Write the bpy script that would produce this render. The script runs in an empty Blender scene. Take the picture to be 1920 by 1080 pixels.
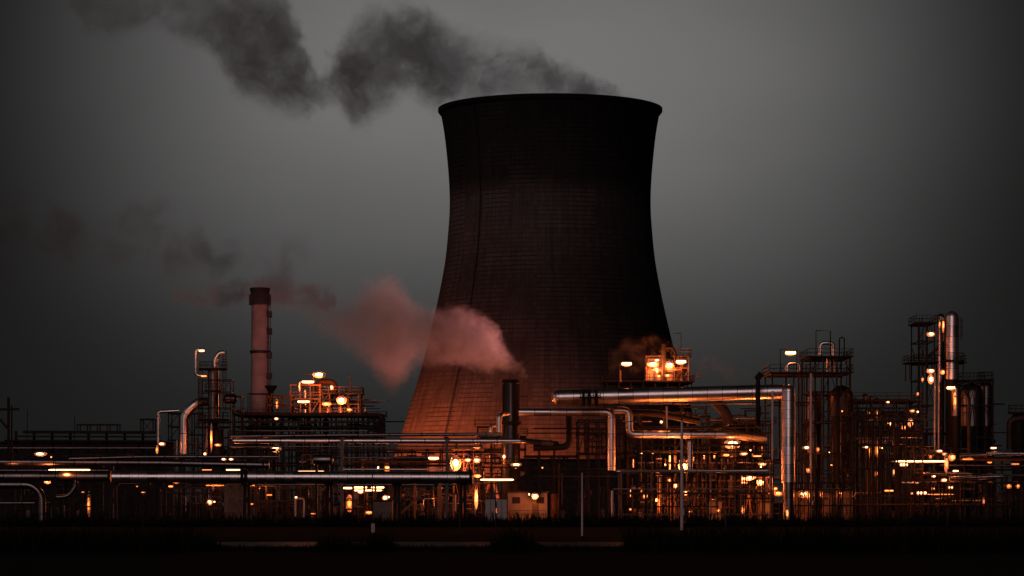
import bpy, math, random
from mathutils import Vector, Matrix
R = random.Random(7)
F, HC, HY, CX = 5300.0, 3.0, 940.0, 960.0
sc = bpy.context.scene
col = sc.collection

def P(px, py, Y):
    """a point of the place, from where it is seen from the road and how far it stands"""
    return Vector(((px - CX) / F * Y, Y, HC + (HY - py) / F * Y))
def S(Y): return Y / F
def G(px, Y): return Vector(((px - CX) / F * Y, Y, 0.0))

# ---------------------------------------------------------------- mesh builder
class MB:
    def __init__(s): s.v, s.f, s.sm, s.run, s.gap = [], [], [], [], None
    def add(s, vs, fs, smooth, rn=None):
        o = len(s.v); s.v += vs; s.run += rn if rn is not None and s.gap else [.5] * len(vs)
        for f in fs: s.f.append([i + o for i in f]); s.sm.append(smooth)
    def beam(s, a, b, w, h=None):
        a, b = Vector(a), Vector(b); h = h or w
        d = b - a
        if d.length < 1e-5: return s
        d.normalize()
        up = Vector((0, 0, 1)) if abs(d.z) < .95 else Vector((0, 1, 0))
        x = d.cross(up).normalized(); y = x.cross(d).normalized()
        vs = [c + x * (sx * w / 2) + y * (sy * h / 2) for c in (a, b) for sx, sy in ((-1, -1), (1, -1), (1, 1), (-1, 1))]
        s.add(vs, [(0, 1, 2, 3), (7, 6, 5, 4), (0, 4, 5, 1), (1, 5, 6, 2), (2, 6, 7, 3), (3, 7, 4, 0)], False)
        return s
    def box(s, c, sx, sy, sz):
        c = Vector(c)
        return s.beam(c - Vector((sx / 2, 0, 0)), c + Vector((sx / 2, 0, 0)), sy, sz)
    def tube(s, pts, r, n=12, caps=True):
        pts = [Vector(p) for p in pts]
        rs = r if isinstance(r, (list, tuple)) else [r] * len(pts)
        vs, fs = [], []; prev = None
        for i, p in enumerate(pts):
            if i == 0: t = pts[1] - p
            elif i == len(pts) - 1: t = p - pts[i - 1]
            else: t = (pts[i + 1] - p).normalized() + (p - pts[i - 1]).normalized()
            t.normalize()
            if prev is None:
                ref = Vector((0, 0, 1)) if abs(t.z) < .9 else Vector((0, 1, 0))
                x = t.cross(ref).normalized()
            else:
                x = prev - t * prev.dot(t); x.normalize()
            prev = x; y = t.cross(x)
            for k in range(n):
                a = 2 * math.pi * k / n
                vs.append(p + (x * math.cos(a) + y * math.sin(a)) * rs[i])
        for i in range(len(pts) - 1):
            for k in range(n):
                fs.append((i * n + k, i * n + (k + 1) % n, (i + 1) * n + (k + 1) % n, (i + 1) * n + k))
        rn = None
        if s.gap:
            rn = []; acc = 0.
            for i, p in enumerate(pts):
                if i: acc += (p - pts[i - 1]).length
                rn += [acc / s.gap] * n
        s.add(vs, fs, True, rn)
        if caps:
            o = len(s.v) - len(vs)
            s.f.append([o + k for k in range(n)][::-1]); s.sm.append(False)
            s.f.append([o + len(vs) - n + k for k in range(n)]); s.sm.append(False)
        return s
    def lathe(s, c, prof, n=24, cap0=False, cap1=False):
        c = Vector(c); vs, fs = [], []
        for r, z in prof:
            for k in range(n):
                a = 2 * math.pi * k / n
                vs.append(c + Vector((r * math.cos(a), r * math.sin(a), z)))
        for i in range(len(prof) - 1):
            for k in range(n):
                fs.append((i * n + k, i * n + (k + 1) % n, (i + 1) * n + (k + 1) % n, (i + 1) * n + k))
        s.add(vs, fs, True, [z / s.gap for r, z in prof for k in range(n)] if s.gap else None)
        o = len(s.v) - len(vs)
        if cap0: s.f.append([o + k for k in range(n)][::-1]); s.sm.append(False)
        if cap1: s.f.append([o + len(vs) - n + k for k in range(n)]); s.sm.append(False)
        return s
    def ball(s, c, rx, ry, rz, n=12, m=8):
        c = Vector(c); vs, fs = [], []
        for i in range(m + 1):
            t = math.pi * i / m
            rr = max(math.sin(t), .02)
            for k in range(n):
                a = 2 * math.pi * k / n
                vs.append(c + Vector((rx * rr * math.cos(a), ry * rr * math.sin(a), -rz * math.cos(t))))
        for i in range(m):
            for k in range(n):
                fs.append((i * n + k, i * n + (k + 1) % n, (i + 1) * n + (k + 1) % n, (i + 1) * n + k))
        s.add(vs, fs, True); return s
    def build(s, name, mat, parent=None, origin=None):
        me = bpy.data.meshes.new(name)
        o = origin if origin is not None else (parent_org(parent) if parent else Vector((0, 0, 0)))
        me.from_pydata([tuple(v - o) for v in s.v], [], s.f)
        me.polygons.foreach_set('use_smooth', s.sm)
        if s.gap:
            at = me.attributes.new('run', 'FLOAT', 'POINT'); at.data.foreach_set('value', s.run)
        me.materials.append(mat); me.update(); me.set_sharp_from_angle(angle=math.radians(38))
        ob = bpy.data.objects.new(name, me); col.objects.link(ob)
        if parent: ob.parent = parent
        else: ob.location = o
        ORG[ob.name] = o
        return ob
ORG = {}
def parent_org(p): return ORG.get(p.name, Vector((0, 0, 0)))
def tag(o, label=None, cat=None, group=None, kind=None):
    if label: o['label'] = label
    if cat: o['category'] = cat
    if group: o['group'] = group
    if kind: o['kind'] = kind
    return o
def thing(name, label, cat, loc, group=None):
    o = bpy.data.objects.new(name, None); col.objects.link(o); o.location = loc
    o.empty_display_size = .5
    ORG[o.name] = Vector(loc); return tag(o, label, cat, group)
def fillet(pts, rad, n=6):
    pts = [Vector(p) for p in pts]; out = [pts[0]]
    for i in range(1, len(pts) - 1):
        a, b, c = pts[i - 1], pts[i], pts[i + 1]
        u, w = (a - b), (c - b); q = min(rad, u.length * .49, w.length * .49)
        u.normalize(); w.normalize()
        if u.dot(w) < -.98: out.append(b); continue
        ang = math.acos(max(-1, min(1, u.dot(w)))); t = q
        p0, p1 = b + u * t, b + w * t
        for k in range(n + 1):
            s_ = k / n
            out.append(p0.lerp(b, s_).lerp(b.lerp(p1, s_), s_))
    out.append(pts[-1]); return out

# ---------------------------------------------------------------- materials
def new_mat(name):
    m = bpy.data.materials.new(name); m.use_nodes = True
    nt = m.node_tree; return m, nt, nt.nodes['Principled BSDF']
def N(nt, t, **kw):
    n = nt.nodes.new(t)
    for k, v in kw.items(): setattr(n, k, v)
    return n
def math_(nt, op, a, b=None, c=None, clamp=False):
    n = N(nt, 'ShaderNodeMath', operation=op, use_clamp=clamp)
    for i, x in enumerate((a, b, c)):
        if x is None: continue
        if isinstance(x, (int, float)): n.inputs[i].default_value = x
        else: nt.links.new(x, n.inputs[i])
    return n.outputs[0]
def simple(name, c, rough=.6, metal=0., var=.35, scale=.6, bump=.0, rv=.12, c2=None):
    m, nt, b = new_mat(name); L = nt.links.new
    tc = N(nt, 'ShaderNodeTexCoord')
    no = N(nt, 'ShaderNodeTexNoise'); no.inputs['Scale'].default_value = scale; no.inputs['Detail'].default_value = 7
    no.inputs['Roughness'].default_value = .65
    L(tc.outputs['Object'], no.inputs['Vector'])
    mp = N(nt, 'ShaderNodeMapRange'); L(no.outputs['Fac'], mp.inputs[0])
    mp.inputs[1].default_value = .3; mp.inputs[2].default_value = .7
    mx = N(nt, 'ShaderNodeMix', data_type='RGBA'); L(mp.outputs[0], mx.inputs[0])
    lo = c2 or tuple(x * (1 - var) for x in c)
    mx.inputs[6].default_value = (*lo, 1); mx.inputs[7].default_value = (*c, 1)
    L(mx.outputs[2], b.inputs['Base Color'])
    b.inputs['Metallic'].default_value = metal
    b.inputs['Specular IOR Level'].default_value = .15 if metal < .5 else .5
    r_ = N(nt, 'ShaderNodeMapRange'); L(no.outputs['Fac'], r_.inputs[0])
    r_.inputs[1].default_value = .3; r_.inputs[2].default_value = .7
    r_.inputs[3].default_value = rough + rv; r_.inputs[4].default_value = max(rough - rv, .05)
    L(r_.outputs[0], b.inputs['Roughness'])
    if bump:
        n2 = N(nt, 'ShaderNodeTexNoise'); n2.inputs['Scale'].default_value = scale * 5; n2.inputs['Detail'].default_value = 4
        L(tc.outputs['Object'], n2.inputs['Vector'])
        bp = N(nt, 'ShaderNodeBump'); bp.inputs['Strength'].default_value = bump; bp.inputs['Distance'].default_value = .1
        L(n2.outputs['Fac'], bp.inputs['Height']); L(bp.outputs[0], b.inputs['Normal'])
    return m
def cladding(name, c, rough, var=.3, seam=.35):
    m = simple(name, c, rough, 1., var, .22, .03, .025); nt = m.node_tree; L = nt.links.new; b = nt.nodes['Principled BSDF']
    at = N(nt, 'ShaderNodeAttribute', attribute_name='run'); r = at.outputs['Fac']
    f = math_(nt, 'FRACT', r); line = math_(nt, 'LESS_THAN', f, .05)
    edge = math_(nt, 'LESS_THAN', math_(nt, 'ABSOLUTE', math_(nt, 'SUBTRACT', f, .09)), .03)
    wn = N(nt, 'ShaderNodeTexWhiteNoise', noise_dimensions='1D'); L(math_(nt, 'FLOOR', r), wn.inputs['W'])
    k = math_(nt, 'MULTIPLY_ADD', wn.outputs['Value'], .3, .78)
    k = math_(nt, 'MULTIPLY', k, math_(nt, 'SUBTRACT', 1, math_(nt, 'MULTIPLY', line, 1 - seam)))
    k = math_(nt, 'ADD', k, math_(nt, 'MULTIPLY', edge, .12))
    src = b.inputs['Base Color'].links[0].from_socket
    vm = N(nt, 'ShaderNodeVectorMath', operation='SCALE'); L(src, vm.inputs[0]); L(k, vm.inputs['Scale']); L(vm.outputs[0], b.inputs['Base Color'])
    rs = b.inputs['Roughness'].links[0].from_socket
    L(math_(nt, 'ADD', rs, math_(nt, 'MULTIPLY_ADD', wn.outputs['Value'], .10, -.05)), b.inputs['Roughness'])
    return m
M = {}
M['clad'] = cladding('aluminium_cladding', (.80, .74, .74), .34, .15)
M['clad_dull'] = cladding('weathered_cladding', (.24, .21, .205), .36, .4)
M['dark'] = simple('dark_steel', (.02, .017, .017), .6, .2, .5, .7, .1)
M['steel'] = simple('painted_steel', (.05, .04, .038), .5, .3, .5, .5, .1)
M['grate'] = simple('grating_steel', (.03, .026, .025), .7, .3, .4, .8, .1)
M['rust'] = simple('rusty_steel', (.12, .055, .035), .7, .1, .6, .8, .1)
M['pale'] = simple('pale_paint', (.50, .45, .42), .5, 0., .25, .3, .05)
M['wall'] = simple('sheet_wall', (.17, .14, .125), .6, 0., .4, .3, .1)
M['ochre'] = simple('primer_steel', (.22, .13, .08), .55, .1, .45, .6, .1)
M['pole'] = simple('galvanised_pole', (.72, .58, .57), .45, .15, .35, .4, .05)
M['blackcap'] = simple('sooty_metal', (.012, .01, .01), .7, .1, .5, .5, .1)

def emis(name, c, s):
    m, nt, b = new_mat(name)
    b.inputs['Base Color'].default_value = (.8, .7, .6, 1)
    b.inputs['Emission Color'].default_value = (*c, 1); b.inputs['Emission Strength'].default_value = s
    return m
M['hot'] = emis('lamp_glass_hot', (1, .5, .22), 5.5)
M['warm'] = emis('lamp_glass_warm', (1, .27, .06), 2.4)
M['amber'] = emis('lamp_glass_amber', (1, .22, .035), 1.2)

# cooling tower concrete: formwork grid, weather streaks, painted shade by height and side
def tower_mat(Zmax):
    m, nt, b = new_mat('tower_concrete'); L = nt.links.new
    tc = N(nt, 'ShaderNodeTexCoord'); sp = N(nt, 'ShaderNodeSeparateXYZ'); L(tc.outputs['Object'], sp.inputs[0])
    x, y, z = sp.outputs
    ang = math_(nt, 'ARCTAN2', y, x)
    u = math_(nt, 'MULTIPLY', ang, 170 / (2 * math.pi)); v = math_(nt, 'MULTIPLY', z, 1 / 1.22)
    def line(t, w):
        f = math_(nt, 'FRACT', t); d = math_(nt, 'ABSOLUTE', math_(nt, 'SUBTRACT', f, .5))
        return math_(nt, 'SMOOTHSTEP' if False else 'GREATER_THAN', d, .5 - w)
    lu, lv = line(u, .06), line(v, .09)
    cb = N(nt, 'ShaderNodeCombineXYZ'); L(math_(nt, 'FLOOR', u), cb.inputs[0]); L(math_(nt, 'FLOOR', v), cb.inputs[1])
    wn = N(nt, 'ShaderNodeTexWhiteNoise'); L(cb.outputs[0], wn.inputs['Vector'])
    # coarse strips of formwork that differ in tone
    cb2 = N(nt, 'ShaderNodeCombineXYZ'); L(math_(nt, 'FLOOR', math_(nt, 'MULTIPLY', u, .13)), cb2.inputs[0]); L(math_(nt, 'FLOOR', math_(nt, 'MULTIPLY', v, .21)), cb2.inputs[1])
    wn2 = N(nt, 'ShaderNodeTexWhiteNoise'); L(cb2.outputs[0], wn2.inputs['Vector'])
    # streaks
    mpv = N(nt, 'ShaderNodeCombineXYZ'); L(math_(nt, 'MULTIPLY', ang, 14), mpv.inputs[0]); L(math_(nt, 'MULTIPLY', z, .035), mpv.inputs[1])
    st = N(nt, 'ShaderNodeTexNoise'); st.inputs['Scale'].default_value = 1.4; st.inputs['Detail'].default_value = 8; st.inputs['Roughness'].default_value = .7
    L(mpv.outputs[0], st.inputs['Vector'])
    pa = N(nt, 'ShaderNodeTexNoise'); pa.inputs['Scale'].default_value = .05; pa.inputs['Detail'].default_value = 8
    L(tc.outputs['Object'], pa.inputs['Vector'])
    hz = N(nt, 'ShaderNodeValToRGB'); L(math_(nt, 'MULTIPLY', z, 1 / Zmax), hz.inputs[0])  # height ramp puts shade into the concrete colour
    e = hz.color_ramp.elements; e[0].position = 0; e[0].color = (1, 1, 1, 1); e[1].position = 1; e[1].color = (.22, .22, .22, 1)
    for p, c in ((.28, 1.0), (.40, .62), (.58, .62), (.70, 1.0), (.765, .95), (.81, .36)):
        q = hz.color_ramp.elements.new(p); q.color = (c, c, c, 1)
    a = math_(nt, 'MULTIPLY_ADD', wn.outputs['Value'], .26, .87)
    a = math_(nt, 'MULTIPLY', a, math_(nt, 'MULTIPLY_ADD', wn2.outputs['Value'], .34, .83))
    a = math_(nt, 'MULTIPLY', a, math_(nt, 'MULTIPLY_ADD', st.outputs['Fac'], 1.5, .25))
    a = math_(nt, 'MULTIPLY', a, math_(nt, 'MULTIPLY_ADD', pa.outputs['Fac'], 1.0, .5))
    a = math_(nt, 'MULTIPLY', a, math_(nt, 'SUBTRACT', 1, math_(nt, 'MULTIPLY', lu, math_(nt, 'MULTIPLY', st.outputs['Fac'], .5))))
    a = math_(nt, 'MULTIPLY', a, math_(nt, 'SUBTRACT', 1, math_(nt, 'MULTIPLY', lv, math_(nt, 'MULTIPLY', wn2.outputs['Value'], .8))))
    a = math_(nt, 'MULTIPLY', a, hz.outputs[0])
    # shade of the right side painted into the concrete colour
    side_shade = N(nt, 'ShaderNodeMapRange', interpolation_type='SMOOTHSTEP'); L(math_(nt, 'ADD', x, math_(nt, 'MULTIPLY', pa.outputs['Fac'], 14)), side_shade.inputs[0])
    side_shade.inputs[1].default_value = -6; side_shade.inputs[2].default_value = 34; side_shade.inputs[3].default_value = 1; side_shade.inputs[4].default_value = .38
    a = math_(nt, 'MULTIPLY', a, side_shade.outputs[0])
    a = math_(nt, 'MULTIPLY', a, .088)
    cc = N(nt, 'ShaderNodeCombineColor')
    L(a, cc.inputs[0]); L(math_(nt, 'MULTIPLY', a, .93), cc.inputs[1]); L(math_(nt, 'MULTIPLY', a, .9), cc.inputs[2])
    L(cc.outputs[0], b.inputs['Base Color']); b.inputs['Roughness'].default_value = .9
    b.inputs['Specular IOR Level'].default_value = .1
    bp = N(nt, 'ShaderNodeBump'); bp.inputs['Strength'].default_value = .5; bp.inputs['Distance'].default_value = .15
    L(a, bp.inputs['Height']); L(bp.outputs[0], b.inputs['Normal'])
    return m

# ---------------------------------------------------------------- volumes
def plume(name, label, cat, Y, env, depth, dens, color, absorb, warp, nscale, edge=.5, fine=0., n2s=1.7, swirl=0.,  margin=1.12, seed=0, aniso=0., step=.12, holes=(.38, .62), xfade=None):
    """smoke: env = (px, top, bottom) stations; the density fills the envelope, torn by turbulent noise"""
    env = sorted(env); s = S(Y)
    X0, X1 = (env[0][0] - CX) * s, (env[-1][0] - CX) * s
    Zt = [HC + (HY - t) * s for _, t, b in env]; Zb = [HC + (HY - b) * s for _, t, b in env]
    zlo, zhi = min(Zb) - 5, max(Zt) + 5
    m = bpy.data.materials.new(name + '_medium'); m.use_nodes = True; nt = m.node_tree; nt.nodes.clear(); L = nt.links.new
    out = N(nt, 'ShaderNodeOutputMaterial'); pv = N(nt, 'ShaderNodeVolumePrincipled')
    pv.inputs['Color'].default_value = (*color, 1); pv.inputs['Absorption Color'].default_value = (*absorb, 1)
    pv.inputs['Anisotropy'].default_value = aniso; pv.inputs['Density Attribute'].default_value = ''
    L(pv.outputs[0], out.inputs['Volume'])
    tc = N(nt, 'ShaderNodeTexCoord')
    def noise(scale, detail, vec, off):
        mp = N(nt, 'ShaderNodeMapping'); mp.inputs['Location'].default_value = (off * 3.1 + seed, off * 1.7, seed * 2.3); L(vec, mp.inputs[0])
        n = N(nt, 'ShaderNodeTexNoise'); n.inputs['Scale'].default_value = scale; n.inputs['Detail'].default_value = detail
        n.inputs['Roughness'].default_value = .6
        L(mp.outputs[0], n.inputs['Vector']); return n
    n1 = noise(nscale, 4, tc.outputs['Object'], 1)
    sub = N(nt, 'ShaderNodeVectorMath', operation='SUBTRACT'); L(n1.outputs['Color'], sub.inputs[0]); sub.inputs[1].default_value = (.5, .5, .5)
    scl = N(nt, 'ShaderNodeVectorMath', operation='SCALE'); L(sub.outputs[0], scl.inputs[0]); scl.inputs['Scale'].default_value = warp
    adv = N(nt, 'ShaderNodeVectorMath', operation='ADD'); L(tc.outputs['Object'], adv.inputs[0]); L(scl.outputs[0], adv.inputs[1])
    if fine:
        n3 = noise(nscale * 4.2, 5, adv.outputs[0], 9)
        s3 = N(nt, 'ShaderNodeVectorMath', operation='SUBTRACT'); L(n3.outputs['Color'], s3.inputs[0]); s3.inputs[1].default_value = (.5, .5, .5)
        q3 = N(nt, 'ShaderNodeVectorMath', operation='SCALE'); L(s3.outputs[0], q3.inputs[0]); q3.inputs['Scale'].default_value = fine
        ad = N(nt, 'ShaderNodeVectorMath', operation='ADD'); L(adv.outputs[0], ad.inputs[0]); L(q3.outputs[0], ad.inputs[1]); adv = ad
    sp = N(nt, 'ShaderNodeSeparateXYZ'); L(adv.outputs[0], sp.inputs[0])
    xn = math_(nt, 'DIVIDE', math_(nt, 'SUBTRACT', sp.outputs[0], X0), X1 - X0, clamp=True)
    def curve(vals):
        fc = N(nt, 'ShaderNodeFloatCurve'); c = fc.mapping.curves[0]
        fc.mapping.use_clip = True
        pts = [((e[0] - env[0][0]) / (env[-1][0] - env[0][0]), v) for e, v in zip(env, vals)]
        c.points[0].location = pts[0]; c.points[1].location = pts[-1]
        for p in pts[1:-1]: c.points.new(*p)
        fc.mapping.update(); L(xn, fc.inputs['Value']); return fc.outputs[0]
    ct = curve([(z - zlo) / (zhi - zlo) for z in Zt]); cb_ = curve([(z - zlo) / (zhi - zlo) for z in Zb])
    zn = math_(nt, 'DIVIDE', math_(nt, 'SUBTRACT', sp.outputs[2], zlo), zhi - zlo)
    mid = math_(nt, 'MULTIPLY', math_(nt, 'ADD', ct, cb_), .5); hh = math_(nt, 'MAXIMUM', math_(nt, 'MULTIPLY', math_(nt, 'SUBTRACT', ct, cb_), .5), .004)
    dz = math_(nt, 'DIVIDE', math_(nt, 'SUBTRACT', zn, mid), hh)
    dy = math_(nt, 'DIVIDE', sp.outputs[1], math_(nt, 'MULTIPLY', hh, (zhi - zlo) * depth))
    e = math_(nt, 'SQRT', math_(nt, 'ADD', math_(nt, 'POWER', math_(nt, 'ABSOLUTE', dz), 2), math_(nt, 'POWER', math_(nt, 'ABSOLUTE', dy), 2)))
    ms = N(nt, 'ShaderNodeMapRange', interpolation_type='SMOOTHSTEP'); L(e, ms.inputs[0])
    ms.inputs[1].default_value = 1.0; ms.inputs[2].default_value = edge; ms.inputs[3].default_value = 0; ms.inputs[4].default_value = 1
    n2 = noise(nscale * n2s, 7, adv.outputs[0], 5); n2.inputs['Distortion'].default_value = swirl
    mr = N(nt, 'ShaderNodeMapRange', interpolation_type='SMOOTHSTEP'); L(n2.outputs['Fac'], mr.inputs[0])
    mr.inputs[1].default_value = holes[0]; mr.inputs[2].default_value = holes[1]
    d = math_(nt, 'MULTIPLY', ms.outputs[0], mr.outputs[0])
    if xfade:
        fc = N(nt, 'ShaderNodeFloatCurve'); c = fc.mapping.curves[0]
        pts = [((px - env[0][0]) / (env[-1][0] - env[0][0]), v) for px, v in sorted(xfade)]
        c.points[0].location = pts[0]; c.points[1].location = pts[-1]
        for p in pts[1:-1]: c.points.new(*p)
        fc.mapping.update(); L(xn, fc.inputs['Value']); d = math_(nt, 'MULTIPLY', d, fc.outputs[0])
    d = math_(nt, 'MULTIPLY', d, dens); L(d, pv.inputs['Density'])
    try: m.cycles.volume_step_rate = step
    except Exception: pass
    try: m.cycles.volume_sampling = 'MULTIPLE_IMPORTANCE'
    except Exception: pass
    mb = MB(); n = 14; vs, fs = [], []; rr = random.Random(seed + 3)
    rows = []
    for i, (px, t, b) in enumerate(env):
        zt, zb = Zt[i], Zb[i]; c = (zt + zb) / 2; h = (zt - zb) / 2 * margin + warp * .22
        x = (px - CX) * s
        if i == 0: x -= warp * .15
        if i == len(env) - 1: x += warp * .1
        rows.append((x, c, h))
    for x, c, h in rows:
        for k in range(n):
            a = 2 * math.pi * k / n
            vs.append(Vector((x, Y + h * depth * math.cos(a), c + h * math.sin(a))))
    for i in range(len(rows) - 1):
        for k in range(n): fs.append((i * n + k, i * n + (k + 1) % n, (i + 1) * n + (k + 1) % n, (i + 1) * n + k))
    fs.append(tuple(range(n))[::-1]); fs.append(tuple(range((len(rows) - 1) * n, len(rows) * n)))
    mb.add(vs, fs, True)
    ob = mb.build(name, m, None, Vector((0, Y, 0)))
    ob.data.validate(); 
    return tag(ob, label, cat)

# ---------------------------------------------------------------- builders
def pipe(pts, rpx, label, Y=None, mat='clad', group=None, bend=None, seams=None, cat='pipe', name='pipe', flange=(), ends=None, n=16, saddles=()):
    """pts in (px, py) or (px, py, Y); rpx = radius as seen, in photo pixels"""
    w = [P(p[0], p[1], p[2] if len(p) > 2 else Y) for p in pts]
    y0 = pts[0][2] if len(pts[0]) > 2 else Y
    r = rpx * S(y0)
    t = thing(name, label, cat, Vector((w[0].x, w[0].y, w[0].z)), group)
    path = fillet(w, (bend or rpx * 2.2) * S(y0)) if len(w) > 2 else w
    mb = MB(); mb.gap = (seams or 50) * S(y0); mb.tube(path, r, n)
    if ends == 'dome': mb.ball(path[0], r * 1.0, r * .999, r * .999, 16, 10)
    mb.build('pipe_body', M[mat], t)
    for fx in flange:
        a, b = w[0], w[-1]
        q = a.lerp(b, fx); d = (b - a).normalized()
        MB().tube([q - d * r * .25, q + d * r * .25], r * 1.28, n).build('flange', M['dark'], t)
    for fx in saddles:
        q = w[0].lerp(w[-1], fx)
        MB().box(q - Vector((0, 0, r * 1.05)), r * .8, r * 1.8, r * .5).build('saddle', M['dark'], t)
    return t

def railing(mb, a, b, h=1.1, gap=1.7, w=.07):
    d = b - a; k = max(1, int(d.length / gap)); up = Vector((0, 0, h))
    for i in range(k + 1): q = a.lerp(b, i / k); mb.beam(q, q + up, w)
    for f in (.5, 1.): mb.beam(a + up * f, b + up * f, w)
def ring_rail(mb, c, r, h=1.1, n=12, w=.07):
    p = [c + Vector((r * math.cos(2 * math.pi * k / n), r * math.sin(2 * math.pi * k / n), 0)) for k in range(n)]
    for k in range(n):
        mb.beam(p[k], p[k] + Vector((0, 0, h)), w)
        for f in (.5, 1.): mb.beam(p[k] + Vector((0, 0, h * f)), p[(k + 1) % n] + Vector((0, 0, h * f)), w)
def ladder(mb, a, b, w=.5, cage=True):
    dx = Vector((w / 2, 0, 0)); mb.beam(a - dx, b - dx, .07); mb.beam(a + dx, b + dx, .07)
    L_ = (b - a).length; k = int(L_ / .45)
    for i in range(k): q = a.lerp(b, (i + .5) / k); mb.beam(q - dx, q + dx, .05)
    if cage:
        k = int(L_ / 1.1)
        for i in range(1, k + 1):
            q = a.lerp(b, i / (k + .5)); pr = None
            for j in range(7):
                an = math.pi * j / 6; c = q + Vector((math.cos(an) * w * .8, -math.sin(an) * .75, 0))
                if pr: mb.beam(pr, c, .05)
                pr = c
        for j in (1, 3, 5):
            an = math.pi * j / 6; o = Vector((math.cos(an) * w * .8, -math.sin(an) * .75, 0))
            mb.beam(a.lerp(b, .15) + o, b + o, .05)

def frame(x0, x1, levels, Y, depth, bays, label, group=None, mat='dark', brace=.5, w=3, rails=(), decks=(), ybase=None, rows=2, seed=1, name='steel_scaffold', lad=None, vary=0):
    """steel frame: posts, beams, braces, decks, railings; x and levels as seen, standing on the ground (or at ybase)"""
    rr = random.Random(seed); s = S(Y); ww = w * s
    t = thing(name, label, 'steelwork', G((x0 + x1) / 2, Y), group)
    ztop = P(0, min(levels), Y).z; zb = 0 if ybase is None else P(0, ybase, Y).z
    xs = [P(x0 + (x1 - x0) * i / bays, 0, Y).x for i in range(bays + 1)]
    ys = [Y + depth * j / max(rows - 1, 1) for j in range(rows)]
    zs = sorted([zb] + [P(0, l, Y).z for l in levels])
    for yy in ys:
        for x in xs:
            MB().beam((x, yy, zb), (x, yy, ztop + (rr.random() * vary if vary else 0)), ww).build('post', M[mat], t)
    for z in zs[1:]:
        for yy in ys:
            MB().beam((xs[0] - ww, yy, z), (xs[-1] + ww, yy, z), ww * .8, ww * 1.1).build('beam', M[mat], t)
        if rows > 1:
            for x in xs[::max(1, bays // 3)]: MB().beam((x, ys[0], z), (x, ys[-1], z), ww * .7).build('beam', M[mat], t)
    for i in range(bays):
        for a, b in zip(zs, zs[1:]):
            if rr.random() < brace:
                yy = ys[0] if rr.random() < .6 else ys[-1]; k = rr.random(); mb = MB()
                if k < .4: mb.beam((xs[i], yy, a), (xs[i + 1], yy, b), ww * .5); mb.beam((xs[i], yy + .05, b), (xs[i + 1], yy + .05, a), ww * .5)
                elif k < .7: mb.beam((xs[i], yy, a), (xs[i + 1], yy, b), ww * .55)
                else:
                    xm = (xs[i] + xs[i + 1]) / 2; mb.beam((xs[i], yy, a), (xm, yy, b), ww * .5); mb.beam((xs[i + 1], yy, a), (xm, yy, b), ww * .5)
                mb.build('brace', M[mat], t)
    for l in decks:
        z = P(0, l, Y).z + ww * .6
        MB().box(((xs[0] + xs[-1]) / 2, (ys[0] + ys[-1]) / 2, z), xs[-1] - xs[0] + 1, depth + 1, .15).build('deck', M['grate'], t)
    for l in rails:
        z = P(0, l, Y).z + ww * .6 + .08; mb = MB()
        a, b = Vector((xs[0] - .4, ys[0] - .45, z)), Vector((xs[-1] + .4, ys[0] - .45, z))
        railing(mb, a, b); 
        if depth > 1: railing(mb, a + Vector((0, depth + .9, 0)), b + Vector((0, depth + .9, 0))); railing(mb, b, b + Vector((0, depth + .9, 0))); railing(mb, a, a + Vector((0, depth + .9, 0)))
        mb.build('railing', M[mat], t)
    if lad is not None:
        x = P(lad, 0, Y).x; mb = MB(); ladder(mb, Vector((x, ys[0] - .5, zb)), Vector((x, ys[0] - .5, ztop + 1))); mb.build('ladder', M[mat], t)
    return t

def platform(t, px, py, Y, rpx, mat='dark', rail=True, thick=.3):
    c = P(px, py, Y); r = rpx * S(Y)
    MB().lathe(c, [(r * .3, 0), (r, 0), (r, thick), (r * .3, thick)], 20, True, True).build('platform', M['grate'], t)
    if rail:
        mb = MB(); ring_rail(mb, c + Vector((0, 0, thick)), r * .97, 1.15, 12); mb.build('railing', M[mat], t)

def column(px, rpx, ytop, ybot, Y, label, mat='clad', dome=True, seams=22, plats=(), lad=None, name='process_column', group=None, skirt=True, cat='column'):
    c = P(px, ybot, Y); s = S(Y); r = rpx * s; zt = P(0, ytop, Y).z - c.z
    t = thing(name, label, cat, G(px, Y), group)
    pr = [(r, 0)]
    if dome:
        pr += [(r, zt - r)] + [(r * math.cos(a), zt - r + r * math.sin(a) * .98) for a in [math.pi / 2 * k / 8 for k in range(1, 8)]] + [(r * .02, zt)]
    else: pr += [(r, zt)]
    pr = [pr[0]] + pr[1:]
    mb = MB(); mb.gap = seams * s if seams else None; mb.lathe(c, pr, 28, True, True); mb.build('shell', M[mat], t)
    if c.z > .5 and skirt: MB().lathe(Vector((c.x, c.y, 0)), [(r * .9, 0), (r * .9, c.z)], 20, True, True).build('skirt', M['dark'], t)
    for p in plats: platform(t, px, p[0], Y, p[1] if len(p) > 1 else rpx * 1.9)
    if lad:
        for lx, la, lb in lad:
            mb = MB(); ladder(mb, P(lx, lb, Y - r * .4), P(lx, la, Y - r * .4)); mb.build('ladder', M['dark'], t)
    return t

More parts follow.
